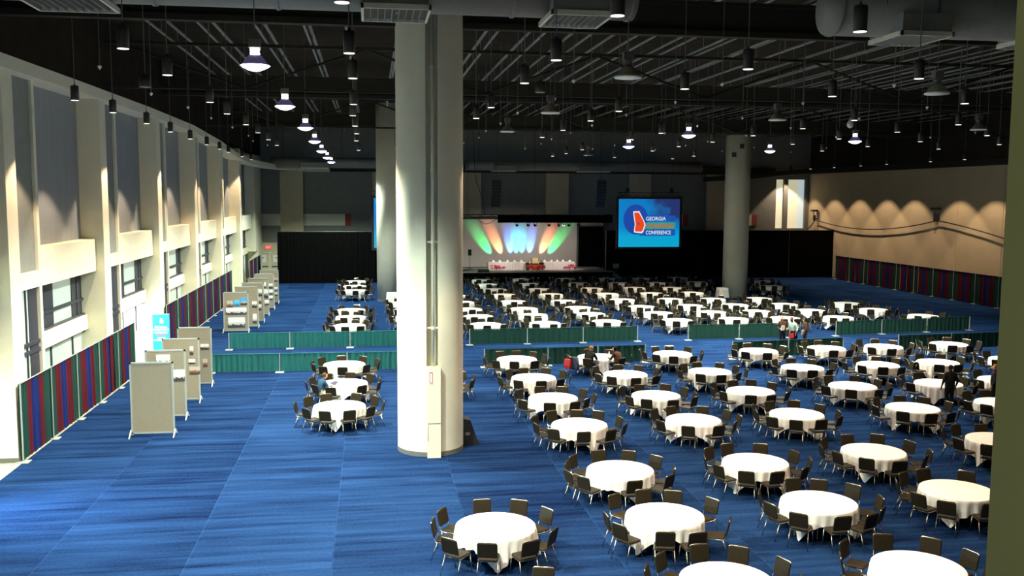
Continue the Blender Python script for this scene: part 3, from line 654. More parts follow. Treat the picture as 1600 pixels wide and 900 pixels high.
# lectern with flowers
t = empty('lectern', (16.35, 92.75, 1.0), 0, 'wooden lectern with a bright yellow front panel at stage centre', 'lectern')
b = MB(); b.box(-0.34, 0.34, -0.25, 0.25, 0, 1.0); b.build('lectern_body', mat('lectern_wood', (0.42, 0.22, 0.08), 0.5, noise=0.2, nscale=5), t)
b = MB(); b.loft([[(-0.38, -0.3, 1.0), (0.38, -0.3, 1.0), (0.38, 0.3, 1.0), (-0.38, 0.3, 1.0)], [(-0.38, -0.3, 1.28), (0.38, -0.3, 1.28), (0.38, 0.3, 1.1), (-0.38, 0.3, 1.1)]], True); b.build('lectern_top', mat('lectern_wood_top', (0.42, 0.22, 0.08), 0.5, noise=0.2, nscale=5), t)
b = MB(); b.box(-0.30, 0.30, -0.32, -0.30, 0.72, 1.26); b.build('front_panel', M['lectern'], t)
def flowers(x, y, z, n, spread, mt, label, lf=True, cat='flowers', h=0.5):
    t = empty('flower_arrangement', (x, y, z), 0, label, cat, 'flowers along the stage')
    rnd = random.Random(int(x * 100)); b = MB(); b2 = MB(); b3 = MB()
    b3.lathe([(0.10, 0), (0.14, 0.02), (0.17, 0.2), (0.16, 0.2)], 12); b3.build('pot', M['white'], t)
    for i in range(n):
        cx, cy, cz = rnd.uniform(-spread, spread), rnd.uniform(-0.2, 0.2), rnd.uniform(0.16, h)
        for q in range(6):
            a = q * PI / 3 + rnd.random(); dx, dy = math.cos(a), math.sin(a) * 0.5
            b._add([(cx, cy - 0.02, cz), (cx + dx*0.09 - dy*0.04, cy + dy*0.05 - 0.02, cz + dy*0.09 + dx*0.05), (cx + dx*0.17, cy + dy*0.05 - 0.05, cz + dy*0.17*2), (cx + dx*0.09 + dy*0.04, cy + dy*0.05 - 0.02, cz + dy*0.09 - dx*0.05)], [(0, 1, 2, 3)])
        b2.tube([(cx * 0.3, 0, 0.15), (cx, cy, cz)], 0.008, 4)
        if lf:
            a = rnd.uniform(0, 6.28); b2._add([(cx, cy + 0.03, cz - 0.05), (cx + 0.12*math.cos(a) - 0.03, cy + 0.03, cz - 0.05 + 0.12*math.sin(a)), (cx + 0.22*math.cos(a), cy + 0.0, cz - 0.05 + 0.22*math.sin(a)), (cx + 0.12*math.cos(a) + 0.03, cy + 0.03, cz - 0.06 + 0.12*math.sin(a))], [(0, 1, 2, 3)])
    b.build('blossoms', mt, t); b2.build('leaves', M['leaf'], t)
    return t
flowers(12.35, 92.7, 1.0, 14, 0.4, M['pinkpetal'], 'rose red flowers at the left end of the head table')
flowers(12.95, 92.6, 1.0, 9, 0.3, M['pinkpetal'], 'smaller rose red flowers, second from left on the stage', h=0.35)
flowers(15.9, 92.35, 1.0, 18, 0.45, M['petal'], 'red flowers at the left foot of the lectern', h=0.55)
flowers(16.85, 92.35, 1.0, 18, 0.45, M['petal'], 'red flowers at the right foot of the lectern', h=0.55)
flowers(19.55, 92.7, 1.0, 8, 0.28, M['pinkpetal'], 'small rose red flowers near the right end of the head table', h=0.35)
flowers(20.15, 92.75, 1.0, 14, 0.35, M['pinkpetal'], 'rose red flowers at the right end of the head table')
def foliage(x, y, z, label):
    t = empty('potted_fern', (x, y, z), 0, label, 'plant', 'ferns beside the lectern')
    rnd = random.Random(int(x * 77)); b = MB()
    for i in range(90):
        a = rnd.uniform(0, 2*PI); e = rnd.uniform(0.1, 1.4); r = rnd.uniform(0.25, 0.5)
        p = Vector((math.cos(a)*math.cos(e)*r, math.sin(a)*math.cos(e)*r*0.6, 0.45 + math.sin(e)*r*1.2)); o_ = Vector((0, 0, 0.4)); s_ = (p - o_).cross(Vector((0, 0.3, 1))).normalized() * 0.045; mid = o_.lerp(p, 0.6)
        b._add([tuple(o_), tuple(mid + s_), tuple(p), tuple(mid - s_)], [(0, 1, 2, 3)])
    b.build('leaves', M['leaf'], t)
    b = MB(); b.lathe([(0.12, 0), (0.17, 0.35), (0.19, 0.37), (0.17, 0.42)], 14); b.build('pot', M['black_gloss'], t)
foliage(15.65, 92.95, 1.0, 'green fern at the left side of the lectern')
foliage(17.1, 92.95, 1.0, 'green fern at the right side of the lectern')
# stage left: lamp stand, case and chair
t = empty('speaker_on_stand', (9.72, 92.2, 1.0), 0, 'small black speaker on a thin stand at the left stage end', 'speaker')
b = MB(); b.tube([(0, 0, 0.1), (0, 0, 1.6)], 0.02, 6)
for a in (0.3, 2.4, 4.5): b.tube([(0, 0, 0.45), (0.4*math.cos(a), 0.4*math.sin(a), 0.0)], 0.015, 5)
b.build('stand', M['black_gloss'], t)
b = MB(); b.rbox(-0.16, 0.16, -0.15, 0.15, 1.55, 2.15, 0.03, 2); b.build('cabinet', M['black_gloss'], t)
t = empty('equipment_case', (10.9, 90.7, 1.0), 0, 'low black equipment case at the left front of the stage', 'case')
b = MB(); b.rbox(-0.55, 0.55, -0.3, 0.3, 0, 0.32, 0.04, 2); b.build('case_body', M['black_gloss'], t)
b = MB(); b.box(-0.56, 0.56, -0.31, 0.31, 0.2, 0.22); b.build('case_rim', M['pipe'], t)
t = empty('stage_steps', (24.55, 92.3, 0), 0, 'tan carpeted steps at the right end of the stage', 'steps')
b = MB()
for i in range(3): b.box(-0.72 + 0.0, 0.7 - 0.45 * i, -0.6, 0.6, 0.0 if i == 0 else 0.3 * i, 0.3 * (i + 1))
b.build('treads', mat('step_carpet', (0.26, 0.2, 0.15), 0.9, noise=0.1), t)
t = empty('music_stand', (24.3, 91.0, 0.0), 0, 'dim grey music stand right of the stage', 'stand')
b = MB(); b.tube([(0, 0, 0.02), (0, 0, 1.35)], 0.02, 6)
for a in (0.3, 2.4, 4.5): b.tube([(0, 0, 0.25), (0.28*math.cos(a), 0.28*math.sin(a), 0.01)], 0.012, 5)
b.build('stand', M['steel'], t); b = MB(); b.box(-0.3, 0.3, -0.02, 0.02, 1.3, 1.75); b.build('desk', M['steel'], t)

# projection screens
def letters(txt, size, x, z, y, mt, parent, name='lettering', sx=1.0):
    c = bpy.data.curves.new(name, 'FONT'); c.body = txt; c.size = size; c.extrude = 0.004; c.offset = 0.012 * size
    o = bpy.data.objects.new(name, c); COL.objects.link(o); dg = bpy.context.evaluated_depsgraph_get()
    me = bpy.data.meshes.new_from_object(o.evaluated_get(dg)); bpy.data.objects.remove(o); bpy.data.curves.remove(c)
    me.materials.clear(); me.materials.append(mt)
    o = bpy.data.objects.new(name, me); COL.objects.link(o); o.parent = parent
    o.location = (x, y, z); o.rotation_euler = (PI/2, 0, 0); o.scale = (sx, 1, 1)
    return o
def glow(name, col, k=1.0): return mat(name, (0.02, 0.02, 0.02), 0.6, emit=k * K, ecol=col, noise=0.05)
def screen_material():
    mt = bpy.data.materials.new('projected_slide'); mt.use_nodes = True; nt = mt.node_tree; b = nt.nodes['Principled BSDF']; L = nt.links.new
    tc = nt.nodes.new('ShaderNodeTexCoord'); sp = nt.nodes.new('ShaderNodeSeparateXYZ'); L(tc.outputs['Generated'], sp.inputs[0])
    r = nt.nodes.new('ShaderNodeValToRGB'); e = r.color_ramp.elements
    e[0].position = 0.0; e[0].color = (0.0, 0.38, 0.62, 1); e[1].position = 1.0; e[1].color = (0.0, 0.19, 0.55, 1)
    q = e.new(0.22); q.color = (0.0, 0.36, 0.66, 1); q = e.new(0.4); q.color = (0.0, 0.22, 0.58, 1)
    L(sp.outputs[2], r.inputs[0])
    nz = nt.nodes.new('ShaderNodeTexNoise'); nz.inputs['Scale'].default_value = 4; nz.inputs['Detail'].default_value = 5; L(tc.outputs['Generated'], nz.inputs[0])
    a = nt.nodes.new('ShaderNodeMath'); a.operation = 'MULTIPLY'; L(sp.outputs[2], a.inputs[0]); L(nz.outputs[0], a.inputs[1])
    c = nt.nodes.new('ShaderNodeMath'); c.operation = 'MULTIPLY'; L(a.outputs[0], c.inputs[0]); L(sp.outputs[0], c.inputs[1])
    r2 = nt.nodes.new('ShaderNodeValToRGB'); r2.color_ramp.elements[0].position = 0.18; r2.color_ramp.elements[1].position = 0.34; L(c.outputs[0], r2.inputs[0])
    mx = nt.nodes.new('ShaderNodeMix'); mx.data_type = 'RGBA'; L(r2.outputs[0], mx.inputs[0]); L(r.outputs[0], mx.inputs[6]); mx.inputs[7].default_value = (0.015, 0.03, 0.14, 1)
    b.inputs['Base Color'].default_value = (0.03, 0.03, 0.03, 1); L(mx.outputs[2], b.inputs['Emission Color']); b.inputs['Emission Strength'].default_value = K
    return mt
SM = screen_material(); G = {'dark': glow('slide_dark_blue', (0.01, 0.06, 0.36)), 'white': glow('slide_white', (0.75, 0.82, 0.85)), 'orange': glow('slide_orange', (0.85, 0.06, 0.01)), 'teal': glow('slide_green', (0.05, 0.30, 0.22)), 'or2': glow('slide_letter_orange', (0.62, 0.10, 0.02)), 'blue': glow('slide_blue', (0.01, 0.08, 0.42))}
def screen(x0, x1, y, z0, z1, label, full):
    t = empty('projection_screen', ((x0 + x1) / 2, y, z0), 0, label, 'screen', 'hanging projection screens')
    W, H_ = x1 - x0, z1 - z0; h = W / 2
    MB().box(-h, h, 0, 0.04, 0, H_).build('screen_surface', SM, t)
    b = MB(); e = 0.22
    b.box(-h - e, -h, -0.03, 0.08, -e, H_ + e); b.box(h, h + e, -0.03, 0.08, -e, H_ + e); b.box(-h, h, -0.03, 0.08, -e, 0); b.box(-h, h, -0.03, 0.08, H_, H_ + e)
    b.build('screen_border', M['black_gloss'], t)
    b = MB()
    for zz in (H_ + 0.3, H_ + 0.6): b.tube([(-h - 0.1, 0.02, zz), (h + 0.1, 0.02, zz)], 0.03, 6)
    xx = -h; q = 0
    while xx < h - 0.1:
        b.tube([(xx, 0.02, H_ + (0.3 if q else 0.6)), (xx + 0.35, 0.02, H_ + (0.6 if q else 0.3))], 0.018, 4); xx += 0.35; q = 1 - q
    for sx_ in (-h * 0.72, h * 0.72): b.box(sx_ - 0.14, sx_ + 0.14, -0.1, 0.14, H_ + 0.6, H_ + 1.0); b.tube([(sx_, 0.02, H_ + 1.0), (sx_, 0.02, 15.65 - z0)], 0.012, 4)
    b.build('hanging_truss', M['steel_dark'], t)
    def P(u, v): return (-h + u * W, v * H_)
    def flat(poly, yy, mt, nm):
        MB().prism([P(u, v) for u, v in poly], -yy - 0.006, -yy).build(nm, mt, t)
    flat([(0.28 + 0.20*math.cos(2*PI*j/40), 0.575 + 0.315*math.sin(2*PI*j/40)) for j in range(40)], 0.006, G['dark'], 'globe_disc')
    flat([(0.34, 0.235), (0.93, 0.235), (0.93, 0.375), (0.34, 0.375)], 0.014, G['blue'], 'caption_box')
    flat([(0.43, 0.54), (0.93, 0.54), (0.93, 0.66), (0.43, 0.66)], 0.014, G['blue'], 'caption_box')
    flat([(0.43, 0.37), (0.93, 0.37), (0.93, 0.515), (0.43, 0.515)], 0.014, G['teal'], 'caption_box')
    flat([(0.235, 0.71), (0.235, 0.745), (0.335, 0.75), (0.42, 0.54), (0.44, 0.455), (0.41, 0.33), (0.385, 0.285), (0.26, 0.30), (0.25, 0.34), (0.265, 0.47)], 0.022, G['white'], 'state_outline')
    flat([(0.25, 0.715), (0.325, 0.72), (0.405, 0.54), (0.42, 0.455), (0.395, 0.35), (0.375, 0.32), (0.275, 0.325), (0.268, 0.36), (0.28, 0.47)], 0.030, G['orange'], 'state_shape')
    flat([(0.325 + 0.022*math.cos(PI/2 + 2*PI*j/10) * (1 if j % 2 == 0 else 0.45), 0.485 + 0.035*math.sin(PI/2 + 2*PI*j/10) * (1 if j % 2 == 0 else 0.45)) for j in range(10)], 0.038, G['dark'], 'star')
    lx = -h + 0.445 * W
    letters('GEORGIA', 0.50, lx, 0.555 * H_, -0.022, G['white'], t, sx=0.90)
    letters('WORKFORCE', 0.50, lx + 0.1, 0.405 * H_, -0.022, G['or2'], t, sx=0.83)
    letters('CONFERENCE', 0.50, lx, 0.265 * H_, -0.022, G['white'], t, sx=0.78)
screen(23.15, 29.12, 86.0, 3.68, 8.2, 'big hanging projection screen showing a blue conference slide, right of the stage', True)
screen(0.35, 6.3, 86.0, 3.68, 8.2, 'projection screen mostly hidden behind the pillars, only its left edge showing', True)
# line array speakers
def line_array(x, label):
    t = empty('line_array_speaker', (x, 90.0, 7.3), 0, label, 'speaker', 'hanging line array speakers')
    for i in range(8):
        a = 0.03 * (7 - i)
        b = MB(); z = 2.3 - i * 0.32; yy = 0.014 * i * i
        b.loft([[(-0.45, -0.25 + yy, z), (0.45, -0.25 + yy, z), (0.36, 0.3 + yy, z + 0.03), (-0.36, 0.3 + yy, z + 0.03)], [(-0.45, -0.25 + yy, z + 0.30), (0.45, -0.25 + yy, z + 0.30), (0.36, 0.3 + yy, z + 0.27), (-0.36, 0.3 + yy, z + 0.27)]], True)
        b.build('speaker_box', M['black_gloss'], t)
    b = MB(); b.box(-0.4, 0.4, -0.2, 0.3, 2.62, 2.70); b.tube([(-0.3, 0, 2.7), (0, 0, 3.0)], 0.02, 5); b.tube([(0.3, 0, 2.7), (0, 0, 3.0)], 0.02, 5); b.tube([(0, 0, 3.0), (0, 0, 8.32)], 0.015, 5); b.build('rigging_frame', M['black_gloss'], t)
line_array(12.05, 'black hanging line array speaker at the upper left of the stage')
line_array(22.45, 'black hanging line array speaker at the upper right of the stage')
b = MB(); b.smooth = True; b.tube([(9.9, 91.2, 15.62), (10.0, 91.2, 12.5), (10.2, 91.2, 10), (10.9, 91.2, 8), (11.1, 91.2, 6.6)], 0.03, 5); tag(b.build('hanging_cable', M['black_gloss']), 'black cable drooping beside the left line array speaker', 'cable')
# left wall cable and right wall festoon
b = MB(); b.smooth = True
def sag(a, c, d, n=14): return [(48.2, a[0] + (c[0]-a[0])*i/n, a[1] + (c[1]-a[1])*i/n - d*4*(i/n)*(1-i/n)) for i in range(n + 1)]
b.tube(sag((64.3, 5.1), (74.4, 6.5), -0.12) + sag((74.4, 6.5), (96.7, 6.0), 0.9)[1:] + sag((96.7, 6.0), (98.6, 4.9), 0.1)[1:], 0.05, 6)
tag(b.build('festoon_cable', M['black_gloss']), 'long black cable sagging along the tan right wall', 'cable')
for i, (yy, zz) in enumerate(((74.5, 6.5), (96.8, 6.0))):
    t = empty('wall_speaker', (48.1, yy, zz), 0, ['black bracket lamp on the right wall, nearer one, holding the cable', 'black bracket lamp on the right wall, farther one'][i], 'wall lamp', 'bracket lamps on the right wall')
    b = MB(); b.rbox(-0.12, 0.12, -0.14, 0.14, -0.1, 0.5, 0.03, 2); b.build('body', M['black_gloss'], t)
    b = MB(); b.tube([(0, 0, 0.5), (-0.1, 0.1, 0.9)], 0.04, 6); b.rbox(-0.3, 0.3, -0.35, 0.35, 0.9, 1.1, 0.05, 2); b.box(0.1, 0.42, -0.05, 0.05, 0.1, 0.2); b.build('bracket_head', M['black_gloss'], t)

# exit doors
for i, x0 in enumerate((-12.05, -10.2)):
    t = MB().box(x0, x0 + 1.78, YB - 0.02, YB + 0.05, 0.0, 2.5).build('door_%d' % (90 + i), M['door'], kind='structure')
    MB().box(x0 + 0.15, x0 + 1.63, YB - 0.08, YB - 0.02, 1.05, 1.15).build('panic_bar', M['frame'], t)
    MB().box(x0 + 0.3, x0 + 1.45, YB - 0.035, YB - 0.02, 1.55, 2.3).build('door_notice', M['paper'], t)
    b = MB(); b.box(x0 + 0.5, x0 + 1.25, YB - 0.04, YB - 0.035, 2.0, 2.06); b.box(x0 + 0.55, x0 + 1.2, YB - 0.04, YB - 0.035, 1.88, 1.93); b.build('notice_lines', M['frame'], t)
t = empty('exit_sign', (-10.35, YB - 0.2, 2.9), 0, 'red glowing exit sign above the far left doors', 'sign')
MB().box(-0.3, 0.3, -0.03, 0.06, 0.0, 0.36).build('sign_box', glow('exit_red', (0.85, 0.12, 0.1)), t)
letters('EXIT', 0.26, -0.25, 0.09, -0.04, glow('exit_letters', (1.0, 0.5, 0.45)), t, sx=0.85)

# ------------------------------------------------------------------ display boards and pictures
def board(x1, y, w_, h, label, legs=True):
    t = empty('display_board', (x1 - w_ / 2, y, 0), 0, label, 'display board', 'tan display boards in a row')
    hw = w_ / 2
    MB().box(-hw + 0.05, hw - 0.05, -0.022, 0.022, 0.14, h - 0.05).build('panel', M['board'], t)
    b = MB()
    b.box(-hw, -hw + 0.06, -0.03, 0.03, 0.06, h); b.box(hw - 0.06, hw, -0.03, 0.03, 0.06, h); b.box(-hw, hw, -0.03, 0.03, h - 0.06, h); b.box(-hw, hw, -0.03, 0.03, 0.10, 0.16)
    b.build('frame', M['board_frame'], t)
    for s in (-1, 1):
        b = MB(); x = s * (hw + 0.01)
        b.prism([(0, 0), (0, 0)], 0, 0) if False else None
        b.loft([[(x - 0.02, -0.34, 0.0), (x + 0.02, -0.34, 0.0), (x + 0.02, -0.30, 0.05), (x - 0.02, -0.30, 0.05)], [(x - 0.02, -0.04, 0.10), (x + 0.02, -0.04, 0.10), (x + 0.02, -0.04, 0.24), (x - 0.02, -0.04, 0.24)], [(x - 0.02, 0.04, 0.10), (x + 0.02, 0.04, 0.10), (x + 0.02, 0.04, 0.24), (x - 0.02, 0.04, 0.24)], [(x - 0.02, 0.34, 0.0), (x + 0.02, 0.34, 0.0), (x + 0.02, 0.30, 0.05), (x - 0.02, 0.30, 0.05)]], True)
        b.build('foot', M['board_frame'], t)
    return t
NB = [(-6.83, 33.6), (-6.9, 36.2), (-6.9, 39.1), (-6.95, 42.4)]
for i, (x, y) in enumerate(NB):
    board(x, y, 1.45, 2.62, ['blank tan display board, nearest one, by the left striped drape', 'tan display board, second from the camera on the left', 'tan display board, third from the camera on the left', 'tan display board, fourth from camera, beside the front teal fence'][i])
FB = [(-7.42, 58.9, 1.5), (-7.05, 60.9, 1.45), (-7.0, 63.6, 1.42), (-7.05, 67.1, 1.42), (-7.05, 70.9, 1.42), (-7.1, 74.7, 1.42)]
for i, (x, y, w_) in enumerate(FB):
    board(x, y, w_, 2.5 if i == 0 else 2.64, 'tan display board beyond the fences, %s of six from the camera' % ORD[i + 1] if i else 'white framed display board covered in pictures, behind the rear teal fence')
PM = [picture_material('picture_dark', (0.03, 0.03, 0.03), (0.25, 0.22, 0.2), (0.75, 0.75, 0.72), 1.0), picture_material('picture_blue', (0.05, 0.04, 0.04), (0.35, 0.4, 0.4), (0.05, 0.35, 0.7), 2.0), picture_material('picture_pale', (0.05, 0.05, 0.06), (0.6, 0.6, 0.58), (0.78, 0.8, 0.8), 3.0), picture_material('picture_brown', (0.12, 0.05, 0.03), (0.25, 0.16, 0.1), (0.5, 0.45, 0.4), 4.0), picture_material('picture_sky', (0.02, 0.2, 0.45), (0.05, 0.4, 0.65), (0.08, 0.5, 0.75), 5.0)]
def picture(x, y, z, w_, h, mi, label):
    t = MB().box(-w_/2, w_/2, -0.012, 0, 0, h).build('photo_print', PM[mi]); t.location = (x, y, z)
    tag(t, label, 'picture', 'prints pinned on the display boards')
pj = [
 # on the near boards (board 2, 3, 4)
 (-7.15, 36.2, 1.45, 0.42, 0.42, 2, 'white and dark print near the edge of the second display board'),
 (-7.7, 36.2, 2.1, 0.5, 0.35, 2, 'pale print peeking over the top of the nearest display board'),
 (-7.1, 39.1, 1.15, 0.42, 0.30, 3, 'brown print low on the third display board'),
 (-7.2, 39.1, 1.95, 0.14, 0.34, 0, 'narrow dark print high on the third display board'),
 (-7.2, 39.1, 1.58, 0.26, 0.18, 2, 'small pale print in the middle of the third display board'),
 (-7.25, 42.4, 1.62, 0.36, 0.25, 0, 'black and white print on the fourth display board, upper one'),
 (-7.25, 42.4, 0.85, 0.2, 0.36, 3, 'brown and dark print on the fourth display board, lower one'),
 # on the first far board
 (-8.52, 58.9, 1.55, 0.36, 0.42, 3, 'small brown and pale print, upper left on the picture board'),
 (-8.12, 58.9, 1.65, 0.34, 0.36, 4, 'plain sky blue print, upper middle of the picture board'),
 (-7.70, 58.9, 1.70, 0.38, 0.44, 1, 'blue and dark print, upper right on the picture board'),
 (-8.15, 58.9, 1.12, 1.22, 0.42, 2, 'wide pale panorama print across the picture board'),
 (-8.15, 58.9, 0.32, 1.0, 0.62, 2, 'large black and white print low on the picture board'),
 (-7.3, 60.9, 1.3, 0.3, 0.4, 0, 'dark print on the second far display board, upper one'),
 (-7.3, 60.9, 0.3, 0.25, 0.6, 2, 'pale print on the second far display board, lower one'),
 (-7.35, 63.6, 1.75, 0.45, 0.45, 0, 'dark print high on the third far display board'),
 (-7.35, 63.6, 1.25, 0.35, 0.4, 3, 'brown print midway on the third far display board'),
 (-7.35, 63.6, 0.8, 0.35, 0.4, 0, 'dark print low on the third far display board'),
 (-7.3, 67.1, 1.95, 0.14, 0.4, 2, 'white strip print high on the fourth far display board'),
 (-7.25, 67.1, 1.25, 0.28, 0.6, 0, 'tall dark print on the fourth far display board'),
 (-7.2, 67.1, 0.75, 0.3, 0.35, 2, 'white print low on the fourth far display board'),
 (-7.3, 70.9, 1.55, 0.3, 0.35, 0, 'dark print high on the fifth far display board'),
 (-7.3, 70.9, 1.1, 0.3, 0.35, 2, 'pale print midway on the fifth far display board'),
 (-7.3, 70.9, 0.7, 0.28, 0.3, 2, 'pale print low on the fifth far display board'),
 (-7.3, 74.7, 1.7, 0.3, 0.3, 3, 'brown print high on the farthest display board'),
 (-7.3, 74.7, 1.0, 0.24, 0.3, 2, 'pale print midway on the farthest display board'),
 (-7.3, 74.7, 0.6, 0.2, 0.25, 0, 'dark print low on the farthest display board')]
for x, y, z, w_, h, mi, lb in pj: picture(x, y - 0.031, z, w_, h, mi, lb)
# banner by the bright doorway
t = empty('banner_stand', (-10.98, 51.35, 0), 0, 'tall cyan banner stand beside the bright doorway on the left', 'banner')
MB().box(-0.43, 0.43, -0.01, 0.01, 0.10, 2.12).build('banner_print', mat('cyan_print', (0.0, 0.42, 0.62), 0.5, noise=0.25, nscale=2.0), t)
MB().box(-0.45, 0.45, -0.1, 0.1, 0.0, 0.10).build('base', M['pipe'], t)
MB().box(-0.44, 0.44, -0.02, 0.02, 2.10, 2.14).build('top_bar', M['pipe'], t)
MB().prism([(-0.06, 1.65), (-0.04, 1.9), (0.05, 1.9), (0.14, 1.72), (0.10, 1.62)], -0.02, -0.012).build('emblem', M['white'], t)
MB().prism([(-0.0, 1.68), (0.02, 1.84), (0.06, 1.84), (0.10, 1.72), (0.07, 1.68)], -0.026, -0.02).build('emblem_shape', mat('pink_print', (0.8, 0.25, 0.3), 0.6, noise=0.05), t)
letters('GEORGIA', 0.15, -0.33, 1.38, -0.016, M['white'], t, sx=1.0)
letters('WORKFORCE', 0.15, -0.40, 1.24, -0.016, M['white'], t, sx=0.85)
letters('CONFERENCE', 0.14, -0.38, 1.10, -0.016, M['white'], t, sx=0.80)
b = MB(); b.box(-0.26, 0.26, -0.017, -0.012, 0.99, 1.04); b.build('pink_line', M['pinkpetal'], t)
b = MB(); b.box(-0.2, 0.2, -0.017, -0.012, 0.82, 0.89); b.box(-0.36, 0.36, -0.017, -0.012, 0.70, 0.77); b.build('white_lines', M['white'], t)
# white post stand at the end of the first drape, before the doorway
t = empty('white_panel', (-10.75, 45.9, 0), 0.0, 'narrow white panel standing at the end of the nearest striped drape', 'panel')
MB().box(-0.26, 0.26, -0.03, 0.03, 0.04, 2.0).build('panel', M['white'], t)
for s in (-1, 1): MB().box(s*0.22 - 0.03, s*0.22 + 0.03, -0.2, 0.2, 0.0, 0.04).build('foot', M['pipe'], t)

# ------------------------------------------------------------------ tables, cloths
def cloth_mesh(name, seed, nseg, nring, size=2.44, R=0.925):
    rnd = random.Random(seed); ph = [rnd.uniform(0, 6.28) for _ in range(4)]; nf = rnd.choice((21, 23, 25)); tw = rnd.uniform(-0.06, 0.06)
    b = MB(); b.smooth = True; rings = []; rings2 = []
    def ov(th):
        h = size / 2 / max(abs(math.cos(th + tw)), abs(math.sin(th))) - 0.915
        return min(0.73, max(0.30, h + 0.03 * math.sin(3*th + ph[3])))
    for r in (0.30, 0.62, 0.86): rings.append([(r*math.cos(2*PI*j/nseg), r*math.sin(2*PI*j/nseg), 0.770) for j in range(nseg)])
    rings.append([(R*0.992*math.cos(2*PI*j/nseg), R*0.992*math.sin(2*PI*j/nseg), 0.7685) for j in range(nseg)])
    rings.append([((R+0.008)*math.cos(2*PI*j/nseg), (R+0.008)*math.sin(2*PI*j/nseg), 0.758) for j in range(nseg)])
    for i in range(1, nring + 1):
        tt = i / nring; ring = []
        for j in range(nseg):
            th = 2*PI*j/nseg; h = ov(th)
            rip = (math.sin(nf*th + ph[0] + 1.2*math.sin(3*th + ph[1])) * 0.6 + math.sin((nf - 6)*th + ph[2]) * 0.4)
            rr = R + 0.018 + 0.062 * rip * tt ** 0.8 * (0.5 + h) + 0.05 * tt * (h > 0.55)
            ring.append((rr*math.cos(th), rr*math.sin(th), 0.758 - h * tt * (0.985 + 0.015*rip)))
        rings.append(ring)
    n = nseg; vs = [(0, 0, 0.770)] + [p for r in rings for p in r]
    fs = [(0, 1 + j, 1 + (j+1) % n) for j in range(n)]
    for i in range(len(rings) - 1):
        for j in range(n):
            a = 1 + i*n + j; c = 1 + i*n + (j+1) % n; fs.append((a, a + n, c + n, c))
    b._add(vs, fs)
    return b.mesh(name, M['cloth'])
CL_N = [cloth_mesh('tablecloth', s, 120, 7) for s in range(4)]
CL_F = [cloth_mesh('tablecloth', 20 + s, 72, 4) for s in range(3)]
def table_proto():
    t = empty('folding_table')
    b = MB(); b.lathe([(0.905, 0.725), (0.915, 0.732), (0.915, 0.752), (0.905, 0.757)], 40); b.build('tabletop', M['table'], t)
    for sx in (-1, 1):
        for sy in (-1, 1):
            b = MB(); b.tube([(sx*0.42, sy*0.36, 0.725), (sx*0.46, sy*0.40, 0.0)], 0.016, 6); b.build('leg', M['steel'], t)
    return t
TP = table_proto()
tm = MB(); tm.lathe([(0.905, 0.725), (0.915, 0.735), (0.915, 0.757)], 28)
for sx in (-1, 1):
    for sy in (-1, 1): tm.tube([(sx*0.42, sy*0.36, 0.725), (sx*0.46, sy*0.40, 0.0)], 0.016, 4)
TFM = tm.mesh('folding_table', M['table'])

def ln(i): return '%s line right of pillar' % ORD[i]
def fr(i): return '%s from front' % ORD[i]
NEAR = [('front table left of the pillar', -1.17, 34.19), ('middle table left of the pillar', -1.1, 38.41), ('rear table left of the pillar', -1.22, 42.77),
        ('lone table before the pillar', 2.82, 21.0), ('table cut by the bottom photo edge', 2.95, 16.6), ('table hidden behind the pillar', 2.75, 38.6)]
LINES = [[(7.0, 17.3), (6.96, 21.16), (6.89, 25.0), (6.91, 30.3), (6.84, 34.55), (6.79, 38.59), (6.78, 43.15)],
         [(11.2, 17.35), (11.12, 21.58), (10.99, 25.23), (10.97, 30.45), (10.88, 34.47), (10.87, 38.84), (10.71, 43.31)],
         [(15.2, 22.0), (15.02, 25.84), (14.91, 30.8), (14.86, 34.78), (14.74, 38.99), (14.59, 43.71)],
         [(19.7, 26.6), (19.59, 31.16), (19.42, 35.2), (19.27, 39.4), (19.18, 44.05)],
         [(23.4, 31.5), (23.27, 35.27), (23.08, 39.64), (22.98, 44.42)],
         [(26.4, 35.6), (26.26, 39.92), (26.19, 44.51)],
         [(30.2, 40.2), (30.1, 44.88)]]
for li, Lr in enumerate(LINES):
    for i, (x, y) in enumerate(Lr): NEAR.append(('%s table, %s' % (ORD[i + 1], ln(li + 1)), x, y))
FAR = [(-1.26, 55.71), (-1.27, 59.67), (-1.3, 63.4), (-1.26, 76.45), (-1.34, 80.38), (-1.32, 84.71), (6.8, 55.35), (10.43, 55.44), (14.36, 55.72), (18.88, 55.79), (22.64, 56.0), (26.1, 56.0), (29.7, 55.95), (35.69, 56.11), (6.78, 59.15), (10.37, 59.39), (14.24, 59.44), (18.8, 59.48), (22.47, 59.5), (25.71, 59.57), (29.63, 59.62), (34.27, 59.7), (10.35, 62.82), (14.18, 62.97), (18.7, 63.02), (22.35, 63.26), (25.69, 63.38), (29.4, 63.3), (34.29, 63.48), (10.28, 67.25), (14.0, 67.11), (18.54, 67.42), (22.22, 67.47), (25.53, 67.25), (29.21, 67.27), (10.24, 71.92), (13.96, 71.77), (18.42, 71.65), (22.09, 71.72), (25.49, 71.83), (10.15, 76.19), (13.77, 75.99), (18.28, 76.08), (21.97, 76.27), (25.22, 76.0), (34.32, 76.6), (10.01, 80.49), (13.73, 80.68), (18.27, 80.85), (21.81, 80.62), (25.23, 80.47), (29.08, 80.67), (35.51, 81.09), (10.09, 84.99), (13.83, 85.24), (17.96, 85.26), (21.77, 85.17), (25.16, 85.05), (28.99, 85.33),
       (2.5, 59.5), (2.5, 63.2), (2.45, 67.4), (6.53, 62.9), (6.46, 67.1), (6.32, 71.6)]
rowY = [55.7, 59.4, 63.1, 67.3, 71.8, 76.1, 80.7, 85.1]
frow = {}
